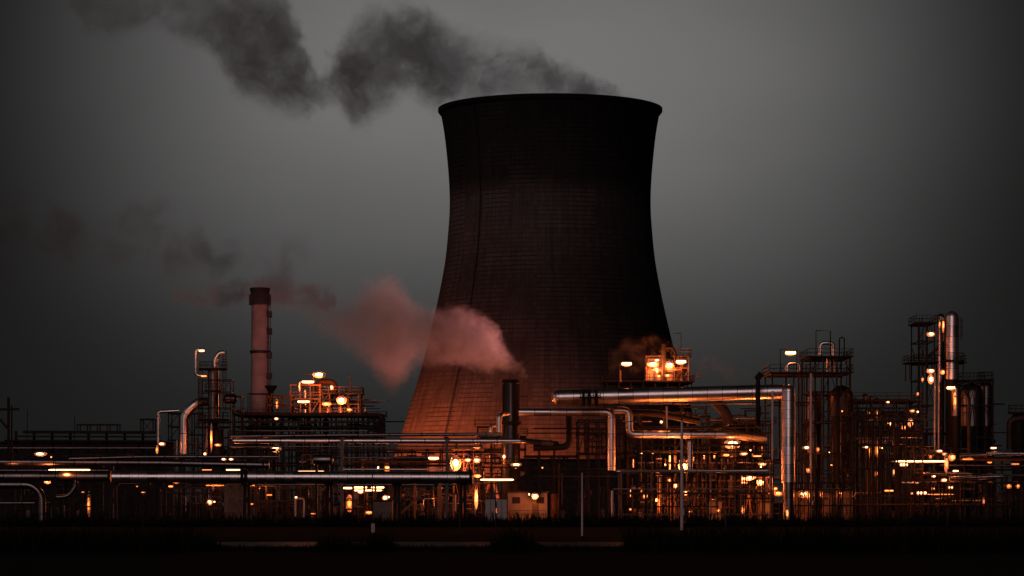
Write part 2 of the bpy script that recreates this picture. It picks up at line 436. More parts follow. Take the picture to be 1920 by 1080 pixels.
def drum(x0, x1, py, rpx, Y, label, mat='clad_dull', group=None, legs=True, name='pressure_vessel', cat='vessel'):
    s = S(Y); r = rpx * s; a, b = P(x0, py, Y), P(x1, py, Y)
    t = thing(name, label, cat, Vector(((a.x + b.x) / 2, Y, 0)), group)
    L_ = b.x - a.x; n = 8; pts = []; rs = []
    for k in range(n): q = math.pi / 2 * k / n; pts.append(a + Vector((r * .6 * (1 - math.cos(math.pi / 2 - q)), 0, 0)) if False else a + Vector((r * .6 * (1 - math.cos(q)), 0, 0))); rs.append(max(r * math.sin(q), .02))
    for k in range(n, -1, -1): q = math.pi / 2 * k / n; pts.append(b - Vector((r * .6 * (1 - math.cos(q)), 0, 0))); rs.append(max(r * math.sin(q), .02))
    mb = MB(); mb.tube(pts, rs, 20); mb.build('shell', M[mat], t)
    if legs:
        for f in (.22, .78):
            q = a.lerp(b, f); MB().box((q.x, Y, q.z / 2), r * .4, r * 1.5, q.z).build('leg', M['dark'], t)
    return t

ZONES = [
 (0, 120, 890, 980, 'under the long pipes by the bent grey pipe'),
 (0, 120, 780, 890, 'on the dark low rack beside the utility pole'),
 (120, 300, 780, 980, 'in the dark yard west of the bent duct'),
 (285, 445, 820, 868, 'at the foot of the slim column tower'),
 (285, 480, 868, 898, 'between the two long left pipes'),
 (285, 480, 898, 980, 'among the amber pipes under the main pipe'),
 (480, 545, 770, 860, 'under the long deck beneath the chimney'),
 (540, 690, 690, 780, 'in the lit unit east of the chimney'),
 (480, 640, 860, 980, 'below the main pipe by the white goalpost pipe'),
 (640, 760, 850, 980, 'near the glowing louvres under the main pipe'),
 (760, 910, 820, 980, 'in the lit bay before the tower base'),
 (910, 1060, 820, 910, 'under the short dark stack'),
 (910, 1060, 910, 980, 'on the pale control building'),
 (1140, 1300, 640, 720, 'on the steaming platform above the big duct'),
 (1180, 1330, 780, 890, 'behind the tall pink pole'),
 (1180, 1345, 890, 980, 'in the cross braced bay behind the pole'),
 (1340, 1445, 780, 880, 'below the domed tank'),
 (1340, 1480, 880, 980, 'by the stairs next to the ringed column'),
 (1445, 1530, 640, 720, 'over the railed platform on the ringed column'),
 (1480, 1610, 720, 900, 'inside the dark tall frame'),
 (1480, 1610, 900, 980, 'at the small shed beneath the dark frame'),
 (1600, 1730, 730, 820, 'on the low deck between the two towers'),
 (1600, 1680, 820, 980, 'in the canopy bay right of the dark frame'),
 (1720, 1800, 580, 740, 'on the tall domed column'),
 (1680, 1800, 820, 880, 'on the bright walkway below the domed column'),
 (1680, 1800, 880, 980, 'under the bright walkway'),
 (1800, 1930, 560, 980, 'along the pipes at the far right end'),
]
def zone(px, py):
    for z in ZONES:
        if z[0] <= px < z[1] and z[2] <= py < z[3]: return z[4]
    return 'among the pipes of the plant'

def lamp(px, py, Y, w, h, power=0, mat='hot', color=(1, .195, .04), label=None, dy=-.8, name='plant_lamp', dz=-.3):  # also builds lit pipes, posts and braces as glowing bodies
    s = S(Y); c = P(px, py, Y)
    kind = 'long bright strip lamp' if w >= 3.2 * h else ('wide glowing floodlight' if w > 9 else ('upright glowing tube lamp' if h > 1.6 * w else 'small glowing bulkhead lamp'))
    if mat == 'amber': kind = kind.replace('bright', 'amber').replace('glowing', 'amber')
    lb = label or kind + ' ' + zone(px, py)
    t = thing(name, lb, 'lamp', c, None if label else (kind + 's ' + zone(px, py)))
    rx, rz = w / 2 * s, h / 2 * s
    if w >= 3.2 * h:
        MB().tube([c - Vector((rx, 0, 0)), c - Vector((rx * .93, 0, 0)), c + Vector((rx * .93, 0, 0)), c + Vector((rx, 0, 0))], [rz * .5, rz, rz, rz * .5], 10).build('lamp_glass', M[mat], t)
    else: MB().ball(c, rx, rx * .8, rz, 12, 8).build('lamp_glass', M[mat], t)
    MB().box(c + Vector((0, rx * .2 + .15, rz + .1)), rx * 1.9, .5, .14).build('lamp_housing', M['dark'], t)
    if power:
        MB().ball(c + Vector((0, rx * .8 + .22, 0)), rx * (1.75 if w < 3.2 * h else 1.1), .06, rz * 2.1, 14, 8).build('reflector', M['pale'], t)  # pale disc added behind the glass to read as its glow
        ld = bpy.data.lights.new('plant_light', 'POINT'); ld.energy = power; ld.color = color; ld.shadow_soft_size = .35
        lo = bpy.data.objects.new('plant_light', ld); col.objects.link(lo); lo.parent = t; lo.location = (0, dy - rx * .8, dz)
    return t

# ================================================================= SETTING
def ground_mat():
    m = simple('rough_grass_ground', (.010, .0095, .0085), .95, 0., .6, .25, .6, .03)
    m.node_tree.nodes['Principled BSDF'].inputs['Specular IOR Level'].default_value = .05
    return m
M['ground'] = ground_mat()
M['road'] = simple('asphalt', (.025, .025, .027), .46, 0., .3, 1.2, .2, .1)
M['gravel'] = simple('plant_hardstanding', (.03, .027, .025), .9, 0., .5, .6, .4, .03)
M['gravel'].node_tree.nodes['Principled BSDF'].inputs['Specular IOR Level'].default_value = .1
def sheet(name, x0, x1, y0, y1, z, mat, nx=1, ny=1):
    mb = MB(); vs = []; fs = []
    for j in range(ny + 1):
        for i in range(nx + 1): vs.append(Vector((x0 + (x1 - x0) * i / nx, y0 + (y1 - y0) * j / ny, z)))
    for j in range(ny):
        for i in range(nx): a = j * (nx + 1) + i; fs.append((a, a + 1, a + nx + 2, a + nx + 1))
    mb.add(vs, fs, False); return tag(mb.build(name, mat), kind='structure')
sheet('ground', -6000, 6000, -500, 12000, 0, M['ground'])
sheet('plant_yard', -130, 150, 340, 860, .004, M['gravel'])
sheet('road', -60, 60, 186, 209, .004, M['road'])

# ================================================================= COOLING TOWER
TY = 780.0; TX = 1031.5
def cooling_tower():
    s = S(TY); c = G(TX, TY)
    t = thing('cooling_tower', 'huge dark concrete hyperboloid cooling tower with sooty crown', 'cooling tower', c)
    prof = [(207, 208), (203.5, 222), (198, 255), (193, 300), (189.5, 345), (188.5, 385), (190.5, 425), (197, 490), (208.5, 553), (220, 605), (232, 655), (248, 713), (264, 765), (278.5, 812), (292, 855), (305, 895)]
    pts = [(r * s * .999, HC + (HY - y) * s) for r, y in prof]
    # smooth interpolation
    out = []
    for i in range(len(pts) - 1):
        p0 = pts[max(i - 1, 0)]; p1 = pts[i]; p2 = pts[i + 1]; p3 = pts[min(i + 2, len(pts) - 1)]
        for k in range(4):
            u = k / 4
            out.append(tuple(.5 * ((2 * p1[j]) + (-p0[j] + p2[j]) * u + (2 * p0[j] - 5 * p1[j] + 4 * p2[j] - p3[j]) * u * u + (-p0[j] + 3 * p1[j] - 3 * p2[j] + p3[j]) * u ** 3) for j in (0, 1)))
    out.append(pts[-1]); out = out[::-1]
    Zm = out[-1][1]
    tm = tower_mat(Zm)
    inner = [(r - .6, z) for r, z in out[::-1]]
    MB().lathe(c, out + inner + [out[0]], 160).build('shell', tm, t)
    r = out[-1][0]
    MB().lathe(c, [(r - .9, Zm - 1.6), (r + .1, Zm - .9), (r + .5, Zm - .35), (r + .5, Zm + .45), (r - .9, Zm + .45), (r - .9, Zm - 1.6)], 160).build('rim', M['blackcap'], t)
    rb, zb = out[0]
    for k in range(44):
        a0 = 2 * math.pi * k / 44; 
        for sg in (-1, 1):
            a1 = a0 + sg * math.pi / 44
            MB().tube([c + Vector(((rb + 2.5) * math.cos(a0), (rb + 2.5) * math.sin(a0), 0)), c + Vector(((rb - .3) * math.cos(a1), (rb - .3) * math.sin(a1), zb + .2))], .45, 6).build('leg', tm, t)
    MB().lathe(c, [(rb + 1, 0), (rb + 4.5, 0), (rb + 4.5, 1.2), (rb + 4.1, 1.2), (rb + 4.1, .4), (rb + 1, .4)], 90).build('basin', M['wall'], t)
    # dark maintenance ladder run down the shell on the left
    mb = MB(); an = math.radians(270 - 43)
    lo = [(r_, z_) for r_, z_ in out]
    for da in (-.006, .006):
        mb.tube([c + Vector(((r_ + .15) * math.cos(an + da), (r_ + .15) * math.sin(an + da), z_)) for r_, z_ in lo], .07, 5)
    mb.build('ladder', M['blackcap'], t)
cooling_tower()

# ================================================================= CHIMNEY
def chimney():
    Y = 600; s = S(Y); c = G(487.5, Y); H = HC + (HY - 540) * s
    t = thing('chimney', 'tall pinkish brick chimney with black cap and gallery', 'chimney', c)
    r0, r1 = 19.5 * s, 15.5 * s
    zc = HC + (HY - 570) * s
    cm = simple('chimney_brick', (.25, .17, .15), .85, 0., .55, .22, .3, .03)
    MB().lathe(c, [(r0, 0), (r1 + (r0 - r1) * .1, zc)], 32, True, True).build('shaft', cm, t)
    MB().lathe(c, [(r1 * 1.12, zc), (r1 * 1.15, H - .7), (r1 * 1.22, H - .7), (r1 * 1.22, H), (r1 * .9, H), (r1 * .9, H - 2)], 32, True, True).build('cap', M['blackcap'], t)
    g = c + Vector((0, 0, zc)); MB().lathe(g, [(r1, -.2), (r1 * 1.32, -.2), (r1 * 1.32, .1), (r1, .1)], 24, True, True).build('gallery', M['dark'], t)
    mb = MB(); ring_rail(mb, g, r1 * 1.3, 1.9, 16, .12); mb.build('railing', M['dark'], t)
    for py in (660,):
        z = HC + (HY - py) * s; rr = r1 * 1.1
        MB().lathe(c + Vector((0, 0, z)), [(rr, -.3), (rr * 1.12, -.3), (rr * 1.12, .3), (rr, .3)], 24, True, True).build('band', M['dark'], t)
    mb = MB(); ladder(mb, Vector((c.x + r0 * .93, Y - .7, 0)), Vector((c.x + r1 * 1.13, Y - .7, zc)), .5); mb.build('ladder', M['dark'], t)
    for py in (590, 622, 666, 705):
        MB().box((c.x + r1 * 1.2, Y - 1, HC + (HY - py) * s), 1.0, 1.4, 1.3).build('rest_platform', M['dark'], t)
chimney()

# ================================================================= MAIN PIPES
PD = S(400)
pipe([(-60, 893, 362), (208, 893.5, 362)], 9.5, 'dark shadowed run of the thick foreground pipe at the west end', mat='clad_dull', seams=34, flange=(.99,))
pipe([(210, 894, 360), (886, 895, 360)], 11, 'thick long silver insulated pipe with a strapped joint, lowest of the long runs', seams=17, flange=(.362, .372, .995), saddles=(.1, .37, .62, .9))
pipe([(-60, 866, 372), (300, 868, 372), (505, 872, 372)], 6.2, 'dull grey pipe just above the thick foreground pipe', mat='clad_dull', seams=40, flange=(.98,))
pipe([(128, 860, 380), (270, 856.5, 380), (524, 856.5, 380)], 3, 'slim grey pipe ending near the small drum', mat='clad_dull', seams=60)
pipe([(430, 818.5, 402), (640, 816, 402), (936, 814, 402)], 3.2, 'upper slim pipe of the pair crossing toward the short stack', seams=60, mat='clad_dull')
pipe([(436, 826.5, 400), (985, 827, 400), (1035, 831, 404)], 5, 'bright polished pipe of the pair crossing before the tower base', seams=45, flange=(.995,))
pipe([(430, 837.5, 404), (905, 837, 404)], 2, 'thin dark reddish pipe under the bright pair', mat='clad_dull')
pipe([(560, 849, 406), (940, 848, 406)], 1.5, 'hairline pipe slung below the bright pair', mat='steel')
pipe([(640, 858.5, 410), (802, 858.5, 410)], 2.3, 'thin grey pipe ending at the flat lamp', mat='clad_dull')
pipe([(-20, 882, 366), (205, 882, 366)], 2.2, 'thin pipe lit from below at the west end', mat='clad_dull')
pipe([(526, 858, 384), (640, 858.5, 384)], 1.6, 'short thin pipe behind the small silver drum', mat='steel')
drum(585, 625, 862, 10, 384, 'short silver drum behind the foreground pipe', mat='clad')
# stack pipe family
pipe([(972, 773, 428), (1146.5, 773, 428), (1146.5, 882, 428)], 7.2, 'silver pipe running from the short stack and turning straight down', bend=12, seams=30)
pipe([(1158, 773, 430), (1230, 775, 432), (1310, 790, 436)], 6, 'dim duct passing behind the two elbows', mat='steel', seams=40)
pipe([(1150, 770, 429), (1180, 770, 429), (1180, 815, 429), (1370, 815, 429), (1432, 823, 436)], 7.2, 'silver pipe dropping by an elbow then running east behind the pink pole', bend=12, seams=45)
pipe([(936, 813, 432), (936, 778, 432), (952, 776, 434)], 5.2, 'pink lit bent pipe hugging the short stack', bend=9)
pipe([(920, 813, 434), (920, 800, 434), (935, 798, 436)], 3.2, 'small bent pipe west of the short stack', bend=6)
pipe([(1067, 780, 434), (1067, 838, 434), (1000, 840, 434)], 6, 'black pipe with a low elbow in front of the orange tower wall', mat='dark', bend=14, n=14)
pipe([(1047, 745, 424), (1260, 739.5, 424), (1470, 734, 421)], 13.6, 'very large silver duct with a rounded west end, highest of the level pipes', seams=28, ends='dome', n=28)
column(1478.5, 12.8, 721, 905, 420, 'bright silver ringed column at the east end of the very large duct', mat='clad', seams=17, skirt=False, name='ringed_column')
pipe([(1478.5, 905, 420), (1478.5, 945, 420), (1478.5, 975, 420)], 10, 'narrower foot section under the ringed column', mat='clad_dull', seams=14)
pipe([(1060, 757, 430), (1420, 756, 430)], 2, 'slim pipe slung beneath the big duct', mat='clad_dull')
pipe([(1155, 884, 410), (1440, 883, 410)], 3.2, 'thin bright pipe low behind the pink pole', seams=50)
pipe([(1294, 826, 412), (1294, 882, 412)], 4.8, 'short upright silver pipe standing on the thin bright pipe')
pipe([(1448.5, 733, 415), (1448.5, 862, 415)], 1.9, 'thin pale drop pipe beside the ringed column', mat='pole')
pipe([(1250, 762, 426), (1250, 803, 426)], 1.7, 'thin pale stub pipe under the big duct', mat='pole')
pipe([(1340, 752, 440), (1362, 775, 440), (1366, 797, 440)], 10, 'dark curved duct elbow below the big duct', mat='steel', bend=20, seams=14)
pipe([(1000, 803.5, 431), (1210, 803, 431)], 1.4, 'thin dark conduit crossing before the orange wall', mat='dark')
pipe([(980, 812, 433), (1140, 812, 433)], 1, 'hairline conduit crossing before the orange wall', mat='dark')
pipe([(1155, 803, 440), (1420, 801, 440)], 1.7, 'thin dark conduit behind the two silver drops', mat='dark')
pipe([(1148, 917, 400), (1187, 917, 400)], 1.5, 'short thin pipe over the slim bollard pipe', mat='clad_dull')
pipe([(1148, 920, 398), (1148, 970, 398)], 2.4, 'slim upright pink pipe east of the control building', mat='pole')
# left family
pipe([(0, 909, 350), (60, 909, 350), (79, 928, 350), (79, 978, 350)], 7.5, 'grey bent pipe curving down to the ground at the west edge', mat='clad_dull', bend=26, seams=40)
pipe([(-10, 943, 352), (64, 943, 352)], 2.6, 'thin pipe under the west bent pipe', mat='clad_dull')
pipe([(104, 932, 356), (128, 931, 356), (142, 912, 356), (142, 900, 356)], 4, 'small curved pipe rising to the foreground pipe', mat='clad_dull', bend=14)
pipe([(297, 832, 520), (297, 772, 520), (336, 770, 520)], 3, 'slim pink goalpost pipe west of the bent duct', bend=5, mat='clad')
pipe([(345.5, 852, 500), (345.5, 776, 500), (372, 753, 500), (400, 753, 504)], 8.5, 'fat bent duct rising and leaning toward the column tower', bend=14, seams=38, n=22)
pipe([(570, 970, 395), (570, 935, 395), (554, 935, 395), (554, 968, 395)], 1.9, 'pale goalpost shaped pipe under the main pipe', mat='pale', bend=5)
pipe([(715.5, 812, 520), (715.5, 778, 520), (445, 776, 520)], 3.6, 'dark red pipe edging the long deck and turning down', bend=7, mat='rust')
# right family
pipe([(1850, 850, 430), (1935, 851, 430)], 3.2, 'bright pipe leaving at the east edge', seams=30)
pipe([(1800, 855, 434), (1850, 853, 434)], 4.5, 'dark pipe joining the bright east pipe', mat='clad_dull')
pipe([(1729, 889, 425), (1822, 888.5, 425)], 1.8, 'thin glowing lit pipe under the walkway', mat='clad')
pipe([(1822, 889, 426), (1930, 891.5, 426)], 2, 'thin grey pipe continuing past the glowing pipe', mat='clad_dull')
pipe([(1780, 898, 428), (1880, 893, 428)], 4, 'amber lit pipe tapering east', mat='clad')
pipe([(1817, 855, 440), (1817, 748, 440), (1807, 733, 440)], 3.2, 'tall slim pipe with a kinked top beside the domed column', bend=5, mat='steel')
pipe([(1893, 842, 470), (1893, 788, 470), (1930, 782, 470)], 6, 'dark hooked duct at the east edge', mat='steel', bend=10)

# ================================================================= LEFT COLUMN TOWER
Y = 500
column(400, 10, 690, 790, Y, 'slim silver column wrapped in platforms and ladders', mat='clad_dull', dome=False, seams=25,
       plats=((694, 27), (735, 16), (789, 30), (803, 33)), lad=((421, 657, 775), (377, 690, 790)), name='process_column')
pipe([(403, 690, 498), (403, 674, 498), (411, 662, 498), (421, 661, 498)], 4.5, 'short bent silver vent on top of the slim column', bend=9)
pipe([(384, 655, 496), (367, 655, 496), (367, 704, 496), (388, 706, 496)], 2.9, 'looped lamp lit pipe beside the slim column top', bend=7)
drum(419, 445, 748, 9, 498, 'small dark horizontal drum hung beside the slim column', mat='clad_dull', legs=False)
frame(436, 452, (743, 770), 500, 4, 1, 'small dark portal beside the hung drum', seed=5, w=1.6)
frame(372, 432, (712, 735, 765, 790), 497, 6, 3, 'dark scaffold of posts around the slim column', seed=11, w=1.5, brace=.4)
frame(316, 336, (775, 800, 825), 515, 5, 1, 'cross braced trestle left of the fat bent duct', seed=9, brace=1, w=2.2)
frame(340, 380, (775, 815), 506, 4, 2, 'dark trestle carrying the fat bent duct', seed=12, brace=.8, w=2)
pipe([(388, 790, 498), (388, 850, 498)], 3, 'upright pipe under the slim column', mat='clad_dull')
pipe([(396, 805, 494), (396, 850, 494)], 1.4, 'thin lit conduit under the slim column', mat='ochre')
column(407, 12, 805, 860, 500, 'dark skirt vessel below the slim column', mat='steel', dome=False, seams=None, skirt=True, name='process_vessel', cat='vessel')

# ================================================================= LONG DECK & LIT UNIT
frame(440, 712, (778, 800, 818), 522, 14, 9, 'long dark deck frame in front of the chimney', seed=21, brace=.45, w=3, decks=(778,), rails=())
frame(440, 548, (778,), 523, 8, 4, 'railed walkway at the chimney foot', seed=22, brace=0, w=1.5, rails=(778,))
frame(500, 545, (742, 758), 540, 8, 2, 'red lit portal frame east of the chimney', seed=23, brace=.2, w=2.2, mat='rust', ybase=778)
frame(465, 508, (738,), 530, 4, 1, 'thin goal frame around the chimney foot', seed=24, brace=0, w=1.3, ybase=778)
frame(545, 600, (722, 748, 778), 545, 9, 3, 'lit scaffold below the lamp post', seed=25, brace=.6, w=1.8, mat='ochre', ybase=778, rails=(748,))
frame(600, 672, (738, 758, 778), 548, 10, 4, 'amber lit equipment frame east of the scaffold', seed=26, brace=.8, w=1.8, mat='ochre', ybase=778, decks=(738, 778), rails=(738, 778))
frame(652, 676, (739,), 546, 5, 1, 'small railed balcony on the amber frame', seed=27, brace=0, w=1.8, rails=(739,), decks=(739,), ybase=778)
pipe([(596, 742, 550), (596, 716, 550), (628, 716, 550), (628, 745, 550)], 5.5, 'thick dark U shaped duct over the amber frame', bend=12, mat='rust')
pipe([(561, 735, 544), (561, 716, 544), (590, 716, 544)], 2.6, 'glowing hooked pipe under the lamp post', bend=4)
pipe([(572, 730, 552), (572, 778, 552)], 4, 'upright amber pipe in the scaffold', mat='clad')
column(615, 9, 735, 776, 556, 'squat amber lit vessel within the equipment frame', mat='clad', seams=12, skirt=False, name='process_vessel', cat='vessel')
column(640, 7, 745, 776, 556, 'narrow amber lit vessel beside the squat vessel', mat='clad', seams=12, skirt=False, name='process_vessel', cat='vessel')
t = thing('lamp_post', 'thin lamp post over the scaffold with double arm', 'lamp post', P(587, 740, 546))
MB().tube([P(587, 745, 546), P(587, 702, 546)], .14, 8).build('pole', M['steel'], t); MB().tube([P(571, 702, 546), P(606, 702, 546)], .1, 8).build('arm', M['steel'], t)
t = thing('lamp_post', 'hooked thin lamp post on the small balcony', 'lamp post', P(658, 740, 546))
MB().tube(fillet([P(658, 740, 546), P(658, 705, 546), P(650, 705, 546)], .3), .1, 8).build('pole', M['steel'], t)
t = thing('vent_funnel', 'small dark funnel topped vent beside the chimney', 'vent', P(508, 770, 560))
MB().lathe(P(508, 775, 560), [(.5, 0), (.5, 4), (.55, 4.3), (1.2, 5.2), (1.25, 5.5)], 12, True, True).build('funnel', M['dark'], t)
# louvred building strip behind the deck
t = thing('louvred_shed', 'red lit louvred shed wall behind the deck frame', 'shed', G(468, 540))
a, b = P(425, 806, 540), P(512, 845, 540)
MB().box(((a.x + b.x) / 2, 545, a.z / 2), b.x - a.x, 8, a.z).build('wall', M['wall'], t)
mb = MB()
for i in range(22): x = a.x + (b.x - a.x) * (i + .5) / 22; mb.beam((x, 540.8, a.z - 3.2), (x, 540.8, a.z - .3), .1, .16)
mb.build('louvre', M['dark'], t)

# ================================================================= FAR LEFT SILHOUETTES
def utility_pole(px, top, Y, w, arm, label):
    t = thing('utility_pole', label, 'utility pole', G(px, Y)); s = S(Y)
    MB().tube([G(px, Y), P(px, top, Y)], w * s / 2, 8).build('pole', M['dark'], t)
    for (x0, x1, y0, y1) in arm: MB().beam(P(x0, y0, Y), P(x1, y1, Y), .35).build('crossarm', M['dark'], t)
utility_pole(16, 745, 430, 5, ((-6, 36, 768, 767), (0, 14, 786, 803)), 'dark utility pole with a crossarm at the west edge')
utility_pole(22, 760, 436, 3, (), 'plain dark post just behind the utility pole')
utility_pole(51, 768, 560, 1.4, (), 'thin rod rising above the dark roof, west one')
utility_pole(140, 780, 560, 1.4, (), 'thin rod rising above the dark roof, east one')
frame(145, 220, (796,), 600, 4, 4, 'small dark table shaped frame on the far roof', seed=31, brace=0, w=2, ybase=812)
frame(264, 287, (786,), 590, 4, 1, 'dark leaning braced post at the roof end', seed=32, brace=1, w=2.2, ybase=812)
t = thing('pipe_bridge', 'long low dark pipe bridge with a sloping west end', 'pipe bridge', G(165, 580))
for k, (x0, x1, y, h) in enumerate(((45, 290, 810, 5), (30, 300, 818, 2.5), (10, 300, 826, 3), (20, 305, 838, 2))):
    MB().beam(P(x0, y, 580 - k), P(x1, y + 1, 580 - k), 3, h * S(580)).build('girder', M['dark'], t)
for x in range(30, 300, 34): MB().beam(G(x, 580), P(x, 808, 580), .5).build('post', M['dark'], t)
t = thing('long_shed', 'low black shed below the pipe bridge', 'shed', G(150, 600))
a, b = P(-40, 832, 600), P(315, 832, 600)
MB().box(((a.x + b.x) / 2, 606, a.z / 2), b.x - a.x, 10, a.z).build('wall', M['dark'], t)
MB().beam((a.x, 606, a.z + .3), (b.x, 606, a.z + .3), 11, .4).build('roof', M['blackcap'], t)

# ================================================================= SHORT STACK
Y = 440
t = thing('exhaust_stack', 'short dark ribbed steaming stack in front of the tower', 'stack', G(958, Y))
c = P(958, 870, Y); s = S(Y); z = lambda py: HC + (HY - py) * s - c.z
MB().lathe(c, [(17 * s, 0), (17.5 * s, z(818)), (15 * s, z(812)), (15 * s, z(714)), (12 * s, z(714)), (12 * s, z(725))], 28, True, True).build('barrel', M['clad_dull'], t)
MB().lathe(c, [(17 * s, z(796)), (19.5 * s, z(796)), (19.5 * s, z(790)), (17 * s, z(790))], 28, True, True).build('flange', M['dark'], t)
MB().lathe(c, [(16 * s, z(718)), (16.6 * s, z(718)), (16.6 * s, z(712)), (15.5 * s, z(712))], 28, True, True).build('rim', M['blackcap'], t)
mb = MB()
for k in range(14):
    a = 2 * math.pi * k / 14; o = Vector((15.3 * s * math.cos(a), 15.3 * s * math.sin(a), 0)); mb.beam(c + o + Vector((0, 0, z(788))), c + o + Vector((0, 0, z(720))), .12)
mb.build('rib', M['dark'], t)
mb = MB(); mb.lathe(Vector((c.x, c.y, 0)), [(16 * s, 0), (16 * s, c.z)], 20, True, True); mb.build('skirt', M['dark'], t)
MB().beam(P(974, 743, Y - 1), P(990, 743, Y - 1), .12).build('bracket', M['dark'], t)
frame(900, 985, (818, 842, 868), 446, 10, 4, 'dark frame surrounding the short stack base', seed=41, brace=.5, w=2.4, rails=(818,))
frame(895, 945, (800,), 452, 5, 2, 'small railed landing west of the short stack', seed=42, brace=.3, w=1.5, rails=(802,))
drum(1000, 1050, 836, 9, 440, 'dark drum lying behind the black elbow pipe', mat='dark')

# ================================================================= CENTRE-RIGHT STRUCTURES
frame(1085, 1180, (788, 812, 850, 880), 445, 12, 5, 'dark lattice bay before the orange wall', seed=51, brace=.55, w=2.8)
frame(1180, 1330, (800, 848, 885, 915), 448, 14, 7, 'dark pipe rack bay behind the pink pole', seed=52, brace=.5, w=2.5)
frame(1330, 1445, (790, 812, 848, 890), 446, 14, 5, 'dark rack bay below the domed tank', seed=53, brace=.5, w=2.5)
frame(1355, 1450, (796,), 455, 8, 4, 'railed walkway behind the drop pipe', seed=54, brace=0, w=1.5, rails=(797,))
frame(1165, 1445, (884, 917, 965), 408, 10, 5, 'rust coloured low frame under the thin bright pipe', seed=55, brace=.25, w=2.2, mat='ochre')
frame(1138, 1297, (716,), 462, 12, 7, 'long railed platform above the big duct', seed=56, brace=0, w=2.2, decks=(716,), rails=(716,), ybase=760)
frame(1212, 1242, (668, 690, 716), 466, 5, 1, 'glowing steaming cage with open posts, west one', seed=57, brace=.4, w=1.8, mat='ochre', ybase=716)
frame(1264, 1291, (668, 690, 716), 466, 5, 2, 'glowing braced cage under the high balcony, east one', seed=58, brace=1, w=1.6, mat='ochre', ybase=716, decks=(668,), rails=(668,))
column(1244.5, 4.2, 645, 716, 464, 'thin dark vent riser between the glowing cages', mat='steel', dome=False, seams=None, skirt=False, name='vent_riser', cat='pipe')
column(1228, 8, 675, 716, 472, 'pale vessel inside the west glowing cage', mat='pale', seams=None, skirt=False, name='process_vessel', cat='vessel')
column(1254, 7, 672, 716, 474, 'pale vessel between the glowing cages', mat='pale', seams=None, skirt=False, name='process_vessel', cat='vessel')
column(1278, 9, 675, 716, 474, 'pale vessel inside the east glowing cage', mat='pale', seams=None, skirt=False, name='process_vessel', cat='vessel')
pipe([(1236, 660, 465), (1242, 652, 465), (1262, 652, 465), (1268, 668, 465)], 3, 'dark arched pipe joining the glowing cages', mat='dark', bend=5)
for (x0, x1, yt, yb, lb) in ((1213, 1241, 672, 713, 'pale windbreak panel glaring behind the west cage lamps'), (1249, 1262, 676, 713, 'narrow pale windbreak panel between the cages')):
    a, b = P(x0, yt, 468), P(x1, yb, 468); t = thing('windbreak_panel', lb, 'panel', P((x0 + x1) / 2, 716, 468))
    MB().box(((a.x + b.x) / 2, 468, (a.z + b.z) / 2), b.x - a.x, .12, a.z - b.z).build('sheet', M['pale'], t)
    for x in (a.x, b.x): MB().beam((x, 467.85, P(0, 716, 468).z), (x, 467.85, a.z + .2), .16).build('stud', M['dark'], t)
t = thing('lamp_post', 'upright amber lamp post on the platform above the duct', 'lamp post', P(1163, 716, 460))
MB().tube([P(1163, 716, 460), P(1163, 681, 460), P(1172, 680, 460)], .16, 8).build('pole', M['ochre'], t)
t = thing('mast', 'hair thin mast with a crossbar over the glowing cages', 'mast', P(1277, 660, 465))
MB().tube([P(1277, 662, 465), P(1277, 625, 465), P(1264, 625, 465)], .07, 6).build('pole', M['dark'], t)
t = thing('flare_pipe', 'dark vent pipe with a slanted hood above the duct', 'vent', P(1421, 800, 418))
MB().tube([P(1421, 800, 418), P(1421, 712, 418), P(1426, 702, 418)], [.36, .36, .45], 10).build('pipe_body', M['dark'], t)
MB().beam(P(1418, 712, 418), P(1428, 700, 418), .7, .9).build('hood', M['dark'], t)
t = thing('valve_set', 'dark valve cluster on the rounded end of the big duct', 'valve', P(1105, 745, 420))
for x in (1094, 1105, 1118):
    MB().lathe(P(x, 762, 421), [(.3, 0), (.3, 1.2), (.7, 1.25), (.7, 1.4), (.2, 1.5), (.2, 2.2), (.5, 2.25), (.5, 2.4)], 12, True, True).build('valve', M['dark'], t)
mb = MB(); railing(mb, P(1088, 746, 420), P(1126, 746, 420), .75, .9, .09); mb.build('railing', M['dark'], t)
# tank with lit bottom
t = thing('domed_tank', 'round tank with a glowing floodlit lower skirt', 'tank', G(1375, 462))
MB().lathe(G(1375, 462), [(3.6, 4), (4.4, 8.0), (4.6, 11.5), (4.6, 14.5), (3.8, 15.3), (2.2, 15.9), (.1, 16.2)], 32, True, True).build('shell', M['clad_dull'], t)
for k in range(6):
    a = k * math.pi / 3 + .3; MB().tube([G(1375, 462) + Vector((4 * math.cos(a), 4 * math.sin(a), 0)), G(1375, 462) + Vector((4 * math.cos(a), 4 * math.sin(a), 7.5))], .22, 8).build('leg', M['dark'], t)

# ================================================================= DARK TALL FRAME (1445-1600)
frame(1448, 1528, (700, 755, 862), 430, 12, 2, 'tall frame carrying the lower railed platform by the ringed column', seed=61, brace=.35, w=3, decks=(700,), rails=(700,), lad=1500)
frame(1519, 1594, (670, 700, 735, 790, 850, 905), 436, 12, 3, 'tallest dark braced frame with a railed top deck', seed=62, brace=.75, w=2.8, decks=(670, 700), rails=(670, 700), lad=1590)
pipe([(1476, 698, 432), (1476, 681, 432), (1499, 681, 432), (1499, 698, 432)], 3.6, 'pink lit arch pipe on the lower railed platform', bend=9)
pipe([(1538, 668, 438), (1538, 643, 438), (1563, 643, 438), (1563, 668, 438)], 3.6, 'silver arch pipe on the top deck', bend=9)
pipe([(1574, 668, 437), (1574, 633, 437), (1583, 633, 437), (1583, 668, 437)], 1.3, 'slender dark U shaped pipe on the top deck', mat='dark', bend=5)
column(1557, 7.5, 667, 700, 440, 'short pale column hanging between the decks', mat='clad', dome=False, seams=None, skirt=False)
